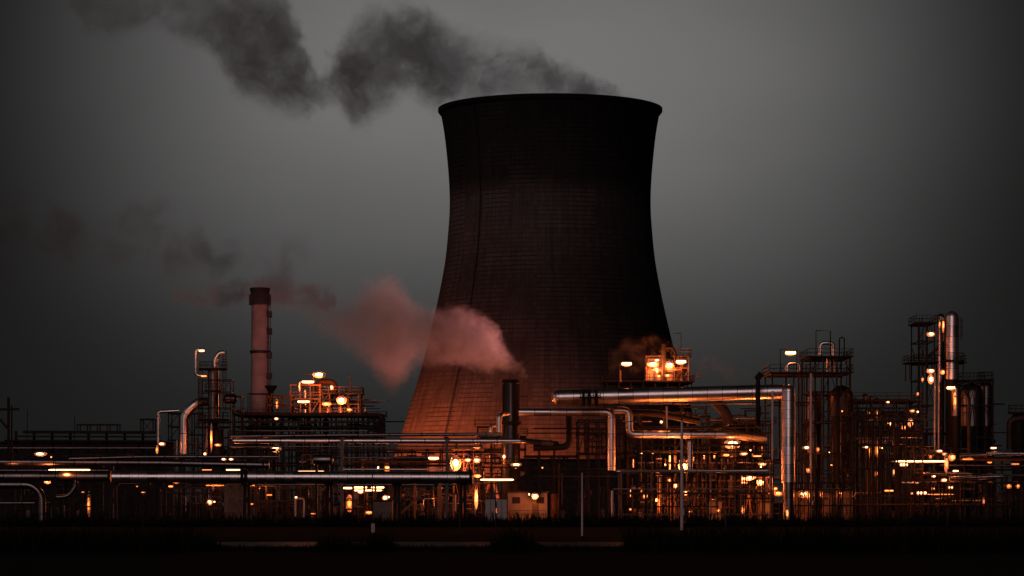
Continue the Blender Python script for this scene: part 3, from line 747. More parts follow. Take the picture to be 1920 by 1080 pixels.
for (x0, x1, yt, yb, Yy, lb) in ((1463, 1494, 655, 698, 430, 'thin wire goal frame over the lower platform'), (1530, 1557, 620, 668, 436, 'thin wire goal frame over the top deck')):
    t = thing('davit_hoist', lb, 'hoist frame', P((x0 + x1) / 2, yb, Yy))
    MB().tube([P(x0, yb, Yy), P(x0, yt, Yy), P(x1, yt, Yy), P(x1, yb, Yy)], .09, 6).build('davit', M['dark'], t)
column(1578, 22, 722, 780, 452, 'broad dark dome topped vessel behind the tall frame', mat='clad_dull', seams=None)
column(1525, 15, 735, 850, 456, 'dark vessel inside the tall frame', mat='clad_dull', seams=30)
for x, wd in ((1461, 2.0), (1497.5, 2.2), (1520.5, 2.4), (1508, 1.2), (1540, 1.4)):
    pipe([(x, 700 if x > 1490 else 735, 424), (x, 972 if x > 1505 else 862, 424)], wd / 1.2, {1461: 'dark riser just before the ringed column', 1497.5: 'dark riser right after the ringed column', 1520.5: 'pinkish riser on the corner of the tall frame', 1508: 'hair thin riser between the two frames', 1540: 'hair thin riser inside the tall frame'}[x], mat='steel' if x != 1520.5 else 'pole', n=8)
frame(1449, 1492, (862, 868), 424, 4, 1, 'small dark bracket frame around the ringed column', seed=63, brace=0, w=2.2)

# ================================================================= MID RIGHT LOW DECK
frame(1600, 1725, (752, 785, 812), 450, 12, 5, 'low dark deck between the two towers', seed=71, brace=.5, w=2.6, decks=(752,), rails=(752,))
frame(1600, 1690, (772, 800, 830, 860, 905, 935), 462, 12, 5, 'cluttered frame behind the low deck', seed=72, brace=.6, w=2)
frame(1680, 1775, (866, 900, 925), 436, 10, 4, 'walkway frame under the bright strip lamp', seed=73, brace=.4, w=2.2, decks=(866,), rails=(866,))
frame(1690, 1800, (812, 840, 866), 468, 12, 5, 'dark frame at the domed column foot', seed=74, brace=.6, w=2.2)
frame(1775, 1915, (905, 935), 440, 12, 6, 'low frame at the east end', seed=75, brace=.4, w=2.2)
frame(1800, 1930, (858, 880), 452, 12, 5, 'railed pipe rack at the east end', seed=76, brace=.4, w=2.2, rails=(858,))
for (x, r, yt, lb) in ((1622, 6, 738, 'west one'), (1634, 4, 742, 'middle one'), (1645, 5, 746, 'east one')):
    column(x, r, yt, 754, 455, 'small dark dome vessel on the low deck, ' + lb, mat='clad_dull', seams=None, skirt=False, name='process_vessel', cat='vessel')
t = thing('canopy', 'pale canopy roof over the lit bay', 'canopy', G(1640, 445))
a, b = P(1616, 828, 445), P(1672, 822, 445)
MB().box(((a.x + b.x) / 2, 447, a.z), b.x - a.x, 6, .5).build('roof', M['pale'], t)
for x in (1631, 1644):
    MB().beam(G(x, 445), P(x, 829, 445), .4).build('post', M['ochre'], t)

# ================================================================= RIGHT TALL COLUMN
Y = 460
column(1784.5, 13, 583, 712, Y, 'tallest domed silver column', mat='clad', seams=20, plats=((679, 24),), lad=((1800, 596, 640), (1768, 600, 700)))
column(1764, 7, 588, 712, Y + 3, 'narrow column tucked against the tallest domed column', mat='clad_dull', seams=30)
frame(1722, 1752, (606, 640, 680, 712, 760, 812), Y + 1, 8, 2, 'slim braced access tower beside the domed column', seed=81, brace=.8, w=2.2, rails=(606, 680), decks=(606, 680), lad=1726)
frame(1706, 1806, (680,), Y + 2, 5, 4, 'wide railed gallery crossing the domed column', seed=82, brace=0, w=1.8, rails=(681,), decks=(681,), ybase=712)
pipe([(1738, 702, Y - 1), (1738, 670, Y - 1), (1762, 650, Y - 1)], 2.6, 'dark slanted pipe below the gallery', mat='dark', bend=6)
pipe([(1762, 718, Y - 3), (1762, 600, Y - 3)], 2, 'thin lit pipe climbing the narrow column', mat='clad')
pipe([(1769, 640, Y - 3), (1769, 602, Y - 3)], 1.5, 'short lit pipe at the head of the narrow column', mat='ochre')
for x in (1752.5, 1760):
    pipe([(x, 700, 440), (x, 843, 440)], 1.4, 'long thin pale riser below the domed column, ' + ('west one' if x < 1755 else 'east one'), mat='pole', n=8)
column(1792, 9, 722, 780, 452, 'flood lit cone topped vessel below the domed column', mat='clad', seams=None)
column(1822, 22, 718, 800, 470, 'wide dark vessel east of the domed column', mat='clad_dull', seams=26, plats=((716, 26),))
column(1848, 13, 715, 800, 474, 'dark vessel with a caged ladder at the east end', mat='clad_dull', seams=26, plats=((714, 15),), lad=((1858, 712, 850),))
frame(1800, 1862, (716, 760, 820), 466, 14, 4, 'tall dark frame around the two east vessels', seed=83, brace=.4, w=2.4)
column(1910, 14, 772, 830, 480, 'dark railed vessel at the east edge', mat='dark', seams=None, plats=((776, 20),))
t = thing('davit', 'curved davit hook on the access tower', 'hoist', P(1712, 680, Y)); MB().tube(fillet([P(1714, 680, Y), P(1714, 662, Y), P(1708, 650, Y)], .8), .08, 6).build('hook', M['dark'], t)

# ================================================================= CONTROL BUILDING, CABINETS
Y = 402
t = thing('control_building', 'low pale control building with a wall lamp and windows', 'building', G(988, Y))
a, b = P(952, 924, Y), P(1026, 924, Y); zt = a.z; mx = (a.x + b.x) / 2; wx = b.x - a.x
MB().box((mx, Y + 3, zt / 2), wx, 6, zt).build('wall', M['wall'], t)
MB().box((mx, Y + 3, zt + .12), wx + .6, 6.6, .24).build('roof', M['dark'], t)
for x in (1013, 968):
    q = P(x, 938, Y)
    w_ = MB().box((q.x, Y - .03, q.z), 1.1, .1, .9).build('window', M['dark'], t); MB().box((q.x, Y - .1, q.z), .9, .05, .7).build('pane', M['blackcap'], w_)
q = P(1004, 956, Y); MB().box((q.x, Y - .04, q.z - .2), .95, .1, 2.1).build('door', M['steel'], t)
mb = MB(); railing(mb, P(955, 972, Y - 2), P(1024, 972, Y - 2), 1.1, 1.2, .07); mb.build('railing', M['dark'], t)
for (x0, x1, yt, lb) in ((910, 929.5, 936, 'pale tall electrical cabinet, west one of the pair'), (931.5, 950, 936, 'pale tall electrical cabinet, east one of the pair')):
    a, b = P(x0, yt, 396), P(x1, 975, 396)
    t = thing('electrical_cabinet', lb, 'cabinet', G((x0 + x1) / 2, 396))
    MB().box(((a.x + b.x) / 2, 397, a.z / 2), b.x - a.x, 1.6, a.z).build('casing', M['pale'], t)
    MB().box(((a.x + b.x) / 2, 397, a.z + .06), b.x - a.x + .12, 1.8, .12).build('lid', M['steel'], t)
    MB().box(((a.x + b.x) / 2, 396.17, a.z / 2), .05, .06, a.z * .9).build('door_seam', M['dark'], t)
column(1037, 10, 926, 972, 404, 'dark corrugated tank beside the control building', mat='rust', dome=False, seams=5, name='storage_tank', cat='tank')
t = thing('equipment_shed', 'small amber lit shed with a slanted brace', 'shed', G(1506, 440))
a, b = P(1492, 922, 440), P(1524, 972, 440)
MB().box(((a.x + b.x) / 2, 444, a.z / 2), b.x - a.x, 5, a.z).build('wall', M['wall'], t); MB().box(((a.x + b.x) / 2, 443.5, a.z + .1), b.x - a.x + .5, 7, .2).build('roof', M['dark'], t)
MB().beam(P(1505, 968, 441), P(1518, 945, 441), .25).build('brace', M['ochre'], t)
for (x0, x1, yt, Yy, lb) in ((1582, 1600, 922, 442, 'amber lit flat wall panel shed east of the small shed'), (1545, 1560, 924, 444, 'narrow amber lit wall shed in the middle of the frame'), (1425, 1443, 942, 436, 'little box shed under the stairs'), (724, 756, 862, 470, 'amber walled hut behind the glowing louvres'), (1330, 1352, 940, 430, 'plain small hut in the braced bay'),
      (420, 462, 908, 400, 'amber walled kiosk under the main pipe'), (700, 735, 940, 398, 'dim low kiosk by the round lamp'), (745, 800, 862, 470, 'red walled hut behind the bright pair'), (760, 905, 940, 470, 'long dark shed behind the lit bay')):
    a, b = P(x0, yt, Yy), P(x1, 975, Yy); t = thing('equipment_shed', lb, 'shed', G((x0 + x1) / 2, Yy))
    MB().box(((a.x + b.x) / 2, Yy + 2, a.z / 2), b.x - a.x, 4, a.z).build('wall', M['wall'], t); MB().box(((a.x + b.x) / 2, Yy + 2, a.z + .1), b.x - a.x + .4, 4.4, .2).build('roof', M['dark'], t)

for (x0, x1, py, Y_, r_, m_, lb) in ((235, 470, 900, 398, 1.5, 'clad_dull', 'slim pipe tucked under the foreground pipe, west run'), (480, 860, 909, 399, 1.7, 'clad_dull', 'slim pipe tucked under the foreground pipe, east run'), (640, 905, 866, 452, 1.8, 'rust', 'red slim pipe halfway up the rack behind the bright pair'),
      (640, 905, 880, 450, 1.4, 'clad', 'silver slim pipe above the east end of the foreground pipe'), (1000, 1160, 893, 436, 1.2, 'steel', 'faint thin pipe in the black frame east of the control building'), (1155, 1440, 925, 407, 2.2, 'rust', 'rusty pipe along the low braced bay'), (1190, 1440, 868, 440, 2.0, 'clad_dull', 'dim level pipe behind the pink pole'),
      (1190, 1440, 834, 444, 2.4, 'dark', 'black level pipe below the silver pipe behind the pink pole'), (1600, 1730, 822, 444, 2.0, 'clad_dull', 'dim level pipe over the pale canopy'), (1600, 1900, 946, 430, 1.6, 'rust', 'low rusty pipe across the east yard'), (1690, 1930, 905, 432, 1.5, 'clad', 'thin silver pipe below the amber lit pipe'), (1690, 1930, 873, 446, 2.2, 'clad_dull', 'dull pipe behind the bright walkway'),
      (1800, 1930, 862, 438, 2.4, 'rust', 'rusty pipe below the bright east pipe'), (-20, 290, 840, 560, 2, 'clad_dull', 'dull pipe on the low rack by the utility pole'), (430, 720, 791, 521, 2, 'rust', 'red pipe inside the long deck frame'), (430, 720, 808, 520, 1.6, 'clad_dull', 'dull pipe low in the long deck frame')):
    pipe([(x0, py, Y_), (x1, py, Y_)], r_, lb, mat=m_, n=10, seams=40)
# ================================================================= SUPPORT TRESTLES UNDER LONG PIPES
for x, lb in ((213, 'at the dark joint of the foreground pipe'), (463, 'under the strapped joint of the foreground pipe'), (618, 'under the foreground pipe near the small drum'), (745, 'under the foreground pipe near the round lamp'), (868, 'under the east end of the foreground pipe')):
    t = thing('pipe_trestle', 'dark steel trestle ' + lb, 'trestle', G(x, 362))
    for dx in (-5, 5): MB().beam(G(x + dx, 362), P(x + dx * .6, 906, 362), .4).build('post', M['dark'], t)
    MB().beam(P(x - 10, 908, 362), P(x + 10, 908, 362), .6, .35).build('beam', M['dark'], t); MB().beam(P(x - 4, 950, 362), P(x + 4, 925, 362), .2).build('brace', M['dark'], t)
for x, top in ((641, 822), (838, 822)):
    t = thing('pipe_support', 'reddish single post under the bright pipe pair, ' + ('west one' if x < 700 else 'east one'), 'pipe support', G(x, 398))
    MB().beam(G(x, 398), P(x, top, 398), .42).build('post', M['wall'], t); MB().box(P(x, top, 401), .5, 6, .3).build('bracket', M['dark'], t)
for x, r_, lb in ((778, 2, 'dim'), (824, 4, 'thick amber'), (838, 2.2, 'slim amber')):
    t = thing('steel_post', lb + ' steel post in the lit bay before the tower base', 'post', G(x, 420)); MB().beam(G(x, 420), P(x, 905, 420), r_ * 2 * S(420)).build('post', M['ochre'], t)
frame(640, 905, (842, 872, 905, 938), 455, 14, 10, 'long dark rack under the bright pipe pair', seed=91, brace=.45, w=2.2, rails=(872,))
frame(480, 640, (842, 872, 905), 450, 14, 6, 'dark rack behind the small silver drum', seed=92, brace=.45, w=2.2)
frame(235, 480, (858, 885, 912), 455, 14, 9, 'dark rack behind the grey pipes', seed=93, brace=.4, w=2.2)
frame(-20, 235, (852, 880, 918), 455, 14, 8, 'unlit rack at the west end', seed=94, brace=.4, w=2.4)
frame(300, 700, (915, 950), 425, 8, 14, 'low frame of valves under the foreground pipe', seed=95, brace=.3, w=1.7, mat='steel')
frame(985, 1085, (855, 880, 915), 450, 12, 4, 'black frame behind the control building', seed=96, brace=.4, w=2.6)
frame(850, 905, (842, 860, 890), 436, 6, 3, 'glowing braced cage west of the short stack', seed=97, brace=1, w=1.7, mat='ochre')
frame(1235, 1272, (895, 920, 937), 422, 3, 6, 'amber rack of stacked shelves in the braced bay', seed=98, brace=0, w=.9, mat='ochre')
frame(1238, 1268, (937,), 421, 3, 1, 'amber cross brace panel behind the pink pole', seed=99, brace=1, w=2.2, mat='ochre')
frame(1720, 1800, (885, 910, 940), 450, 9, 4, 'amber frame under the bright walkway', seed=100, brace=.5, w=1.7, mat='ochre')
frame(1395, 1445, (895, 925), 432, 6, 3, 'amber stair frame next to the ringed column', seed=101, brace=.7, w=1.7, mat='ochre')
frame(425, 462, (908, 935), 396, 4, 2, 'cross braced amber trestle under the main pipe', seed=103, brace=1, w=2, mat='ochre')

for (x0, x1, lv, Y_, b_, lb, sd_) in ((480, 612, (910, 940), 418, 7, 'black front trestle row west of the round lamp', 301), (640, 745, (908, 938, 955), 420, 5, 'black front trestle row below the glowing louvres', 302),
      (905, 1010, (876, 902), 424, 6, 'black front rack over the control building', 303), (1195, 1345, (852, 905, 950), 417, 9, 'black front silhouette rack by the pink pole', 304), (1345, 1450, (858, 890, 935), 418, 6, 'black front silhouette rack by the stairs', 305),
      (1480, 1600, (905, 918, 948), 420, 6, 'black front rack before the small lit shed', 306), (1605, 1730, (790, 835, 880, 930), 430, 8, 'black front rack before the pale canopy', 307), (1730, 1925, (905, 950), 424, 10, 'black front rack along the east yard', 308),
      (690, 720, (785, 798, 806), 515, 3, 'black lattice under the deck east end', 309), (1600, 1700, (765, 778, 790), 440, 7, 'black lattice under the low deck', 310), (130, 480, (925, 950), 415, 14, 'black front trestle row in the west yard', 311)):
    frame(x0, x1, lv, Y_, 3, b_, lb, seed=sd_, brace=.4, w=2.3, rails=lv[:1])
for (x0, x1, yt, Yy, lb) in ((965, 1345, 864, 600, 'long black warehouse between the racks and the cooling tower foot'), (640, 905, 905, 610, 'low black warehouse behind the lit bay')):  # dark boxes added to hide the lamplit tower foot
    a, b = P(x0, yt, Yy), P(x1, yt, Yy); t = thing('warehouse', lb, 'building', G((x0 + x1) / 2, Yy))
    MB().box(((a.x + b.x) / 2, Yy + 8, a.z / 2), b.x - a.x, 16, a.z).build('wall', M['dark'], t); MB().box(((a.x + b.x) / 2, Yy + 8, a.z + .2), b.x - a.x + 1, 17, .4).build('roof', M['blackcap'], t)
# stairs
def stair(x0, y0, x1, y1, Y, label):
    t = thing('stairway', label, 'stairs', P(x0, y0, Y)); a, b = P(x0, y0, Y), P(x1, y1, Y)
    for dy in (0, 1): MB().beam(a + Vector((0, dy, 0)), b + Vector((0, dy, 0)), .12, .3).build('stringer', M['ochre'], t)
    mb = MB()
    for k in range(14): q = a.lerp(b, k / 13); mb.box(q + Vector((0, .5, .1)), .3, 1, .05)
    mb.build('tread', M['grate'], t); mb = MB(); mb.beam(a + Vector((0, 0, 1.1)), b + Vector((0, 0, 1.1)), .07)
    for k in range(5): q = a.lerp(b, k / 4); mb.beam(q, q + Vector((0, 0, 1.1)), .06)
    mb.build('handrail', M['ochre'], t)
stair(750, 965, 788, 928, 416, 'steep amber stair before the tower base')
stair(1286, 948, 1308, 920, 415, 'short stair just right of the pink pole')
stair(1388, 918, 1420, 932, 418, 'dark descending stair by the ringed column')
stair(1502, 966, 1516, 944, 430, 'small stair leaning on the lit shed')
stair(592, 930, 614, 910, 416, 'short orange stair under the foreground pipe')
stair(880, 925, 893, 905, 424, 'steep amber stair west of the cabinets')

# ================================================================= LIGHT POLES ALONG THE ROAD
for i, (x, top, bot, w, lb) in enumerate(((1278.5, 787, 1000, 6.4, 'tall thick pink lit pole standing alone in front of the plant'), (1091.5, 886, 1012, 4, 'grey pole with a jointed upper half east of the control building'), (698.5, 890, 1022, 3, 'thin dark pole with a small box halfway'),
      (929, 905, 1008, 2, 'hair thin pole in front of the cabinets'), (862, 893, 1008, 2.4, 'thin dark pole near the main pipe end'), (1051, 895, 972, 1.8, 'short hair thin pole beside the dark corrugated tank'), (1676, 882, 966, 3.4, 'pale pole with a glowing top in the east yard'),
      (1657, 880, 966, 2.6, 'dim pole left of the glowing top pole'), (1776.5, 880, 990, 2.2, 'dark pole under the bright walkway'), (1850, 897, 985, 2, 'thin dark pole at the east yard'), (1361, 968, 1006, 5, 'stubby dark post in the grass'), (104, 860, 985, 2, 'thin dark pole by the west bent pipe'), (216, 932, 975, 3, 'short pale post west in the yard'), (267.5, 978, 1005, 3, 'tiny pale marker post in the grass'))):
    Y = 15900 / (bot - 940)
    t = thing('light_pole', lb, 'pole', G(x, Y)); s = S(Y); base = G(x, Y); tp = P(x, top, Y)
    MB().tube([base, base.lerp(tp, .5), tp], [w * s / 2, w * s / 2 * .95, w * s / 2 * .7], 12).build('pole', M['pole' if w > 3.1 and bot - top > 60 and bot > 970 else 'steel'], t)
    MB().lathe(base, [(w * s * .9, 0), (w * s * .9, .25), (w * s * .55, .3)], 12, True, True).build('base', M['dark'], t)
    MB().ball(tp, w * s * .4, w * s * .4, w * s * .35, 10, 6).build('cap', M['steel'], t)
    if x in (698.5, 1278.5): MB().box(P(x + w * .3, 990 if x < 900 else 960, Y - .2), .25, .2, .6).build('junction_box', M['pale'], t)

# ================================================================= CLUTTER: small plant between the frames
CL = 0
REST = {}
def clutter(x0, x1, y0, y1, Y, n, where, seed, lit=True):
    global CL
    rr = random.Random(seed); s = S(Y)
    mats = ['clad_dull', 'ochre', 'steel', 'rust', 'clad', 'wall', 'dark', 'dark', 'steel'] if lit else ['dark', 'steel', 'clad_dull']
    for i in range(int(n * 1.55)):
        k = rr.random(); x = rr.uniform(x0, x1); yy = Y + rr.uniform(-6, 6); m = rr.choice(mats)
        if i >= n: k *= .54
        if k < .22:
            w = rr.uniform(.7, 2.2); t0 = rr.uniform(y0, (y0 + y1) / 2); full = rr.random() < .35
            if w < 1.85 or i >= n:
                REST.setdefault(m, MB()).tube([P(x, t0, yy), P(x, y1 if full else rr.uniform((y0 + y1) / 2, y1), yy)], w * s, 6); continue
            pipe([(x, t0, yy), (x, y1 if full else rr.uniform((y0 + y1) / 2, y1), yy)], w, 'thin upright service pipe ' + where, mat=m, n=8, group='thin upright service pipes ' + where)
        elif k < .52:
            L_ = rr.uniform(15, 60); y = rr.uniform(y0, y1 - 8)
            if L_ < 50 or i >= n:
                REST.setdefault(m, MB()).tube([P(x, y, yy), P(x + L_, y, yy)], rr.uniform(.7, 1.6) * s, 6); continue
            pipe([(x, y, yy), (x + L_, y, yy)], rr.uniform(.7, 2.0), 'thin level service pipe ' + where, mat=m, n=8, group='thin level service pipes ' + where)
        elif k < .66:
            y = rr.uniform(y0, y1 - 15); L_ = rr.uniform(8, 22); h = rr.uniform(8, 22)
            if i >= n or rr.random() < .3:
                REST.setdefault(m, MB()).tube(fillet([P(x, y + h, yy), P(x, y, yy), P(x + L_, y, yy), P(x + L_, y + h * .6, yy)], 3 * s, 4), 1.1 * s, 6); continue
            pipe([(x, y + h, yy), (x, y, yy), (x + L_, y, yy), (x + L_, y + h * rr.uniform(.4, 1), yy)], rr.uniform(.8, 1.8), 'small arched service pipe ' + where, mat=m, n=8, bend=3, group='small arched service pipes ' + where)
        elif k < .76:
            h = rr.uniform(14, 34)
            column(x, rr.uniform(3, 7), y1 - h, y1 - 4, yy, 'small upright vessel ' + where, mat=m, seams=None, name='small_vessel', group='small upright vessels ' + where, cat='vessel')
        elif k < .83:
            y = rr.uniform((y0 + y1) / 2, y1 - 10); L_ = rr.uniform(12, 26)
            drum(x, x + L_, y, rr.uniform(2.5, 5), yy, 'small lying vessel ' + where, mat=m, group='small lying vessels ' + where, name='small_drum')
        elif k < .93:
            h, w = rr.uniform(6, 16), rr.uniform(4, 12); t = thing('junction_cabinet', 'small boxy cabinet ' + where, 'cabinet', G(x, yy), 'small boxy cabinets ' + where)
            z = h * s + .6
            MB().box((P(x, 0, yy).x, yy, z / 2 + .3), w * s, 1, z - .3).build('casing', M[m], t); MB().box((P(x, 0, yy).x, yy, .15), w * s * .8, .8, .3).build('plinth', M['dark'], t)
        else:
            y = rr.uniform(y0, y1 - 6); t = thing('hand_valve', 'little valve with a handwheel ' + where, 'valve', P(x, y, yy), 'little handwheel valves ' + where)
            c = P(x, y, yy); MB().ball(c, .35, .35, .4, 10, 6).build('valve_body', M[m], t)
            mb = MB(); mb.lathe(c + Vector((0, 0, .8)), [(.42, 0), (.5, .04), (.42, .08), (.38, .04), (.42, 0)], 12); mb.beam(c + Vector((-.4, 0, .84)), c + Vector((.4, 0, .84)), .06); mb.beam(c, c + Vector((0, 0, .84)), .08); mb.build('handwheel', M['rust'], t)
            MB().beam((c.x, yy, 0), (c.x, yy, c.z - .3), .12).build('stand', M['dark'], t)
clutter(300, 480, 905, 972, 440, 46, 'beneath the foreground pipe west of the strapped joint', 201)
clutter(480, 640, 905, 972, 440, 40, 'beneath the foreground pipe by the goalpost pipe', 202)
clutter(640, 760, 905, 972, 440, 36, 'beneath the foreground pipe by the round lamp', 203)
clutter(760, 905, 905, 972, 440, 44, 'in the amber bay before the tower base', 204)
clutter(640, 905, 846, 885, 462, 40, 'between the bright pair and the foreground pipe', 205)
clutter(480, 640, 842, 880, 462, 22, 'around the short silver drum', 206)
clutter(300, 440, 820, 862, 505, 16, 'at the feet of the slim column tower', 207)
clutter(440, 712, 782, 815, 528, 34, 'within the long deck frame', 208, False)
clutter(545, 676, 745, 776, 552, 34, 'within the lit unit beside the chimney', 209)
clutter(1180, 1345, 845, 885, 455, 40, 'on the upper level behind the pink pole', 210)
clutter(1180, 1345, 890, 972, 440, 52, 'on the ground level behind the pink pole', 211)
clutter(1345, 1450, 890, 972, 440, 34, 'beside the stairs by the ringed column', 212)
clutter(1345, 1450, 835, 885, 458, 20, 'under the round floodlit tank', 213)
clutter(1490, 1605, 740, 905, 448, 30, 'within the tallest dark frame', 214, False)
clutter(1490, 1605, 915, 972, 446, 28, 'around the small lit shed', 215)
clutter(1605, 1730, 762, 820, 458, 34, 'on and under the low deck', 216)
clutter(1605, 1690, 828, 972, 450, 44, 'in the bay beneath the pale canopy', 217)
clutter(1690, 1800, 832, 880, 455, 34, 'along the bright walkway', 218)
clutter(1690, 1800, 885, 972, 446, 40, 'below the bright walkway', 219)
clutter(1800, 1925, 865, 972, 450, 40, 'in the yard at the east end', 220, False)
clutter(985, 1170, 855, 972, 452, 26, 'in the black frame east of the control building', 221, False)
clutter(0, 230, 850, 972, 452, 34, 'in the unlit rack at the west end', 222, False)
clutter(850, 985, 822, 900, 452, 22, 'around the foot of the short stack', 223)
clutter(1214, 1292, 690, 714, 470, 12, 'on the steaming platform', 224)
clutter(1800, 1862, 725, 850, 480, 12, 'behind the two east vessels', 225, False)
clutter(1085, 1180, 780, 850, 450, 14, 'in the lattice before the orange wall', 226, False)
clutter(1155, 1440, 758, 800, 448, 26, 'beneath the very large duct', 227, False)

for m_, mb in REST.items():
    tag(mb.build('pipework', M[m_]), 'mass of thin ' + {'clad_dull': 'dull grey', 'ochre': 'amber lit', 'steel': 'dark painted', 'rust': 'rusty red', 'clad': 'silver', 'wall': 'brownish', 'dark': 'black'}[m_] + ' pipework threading through the racks', 'pipework', kind='stuff')
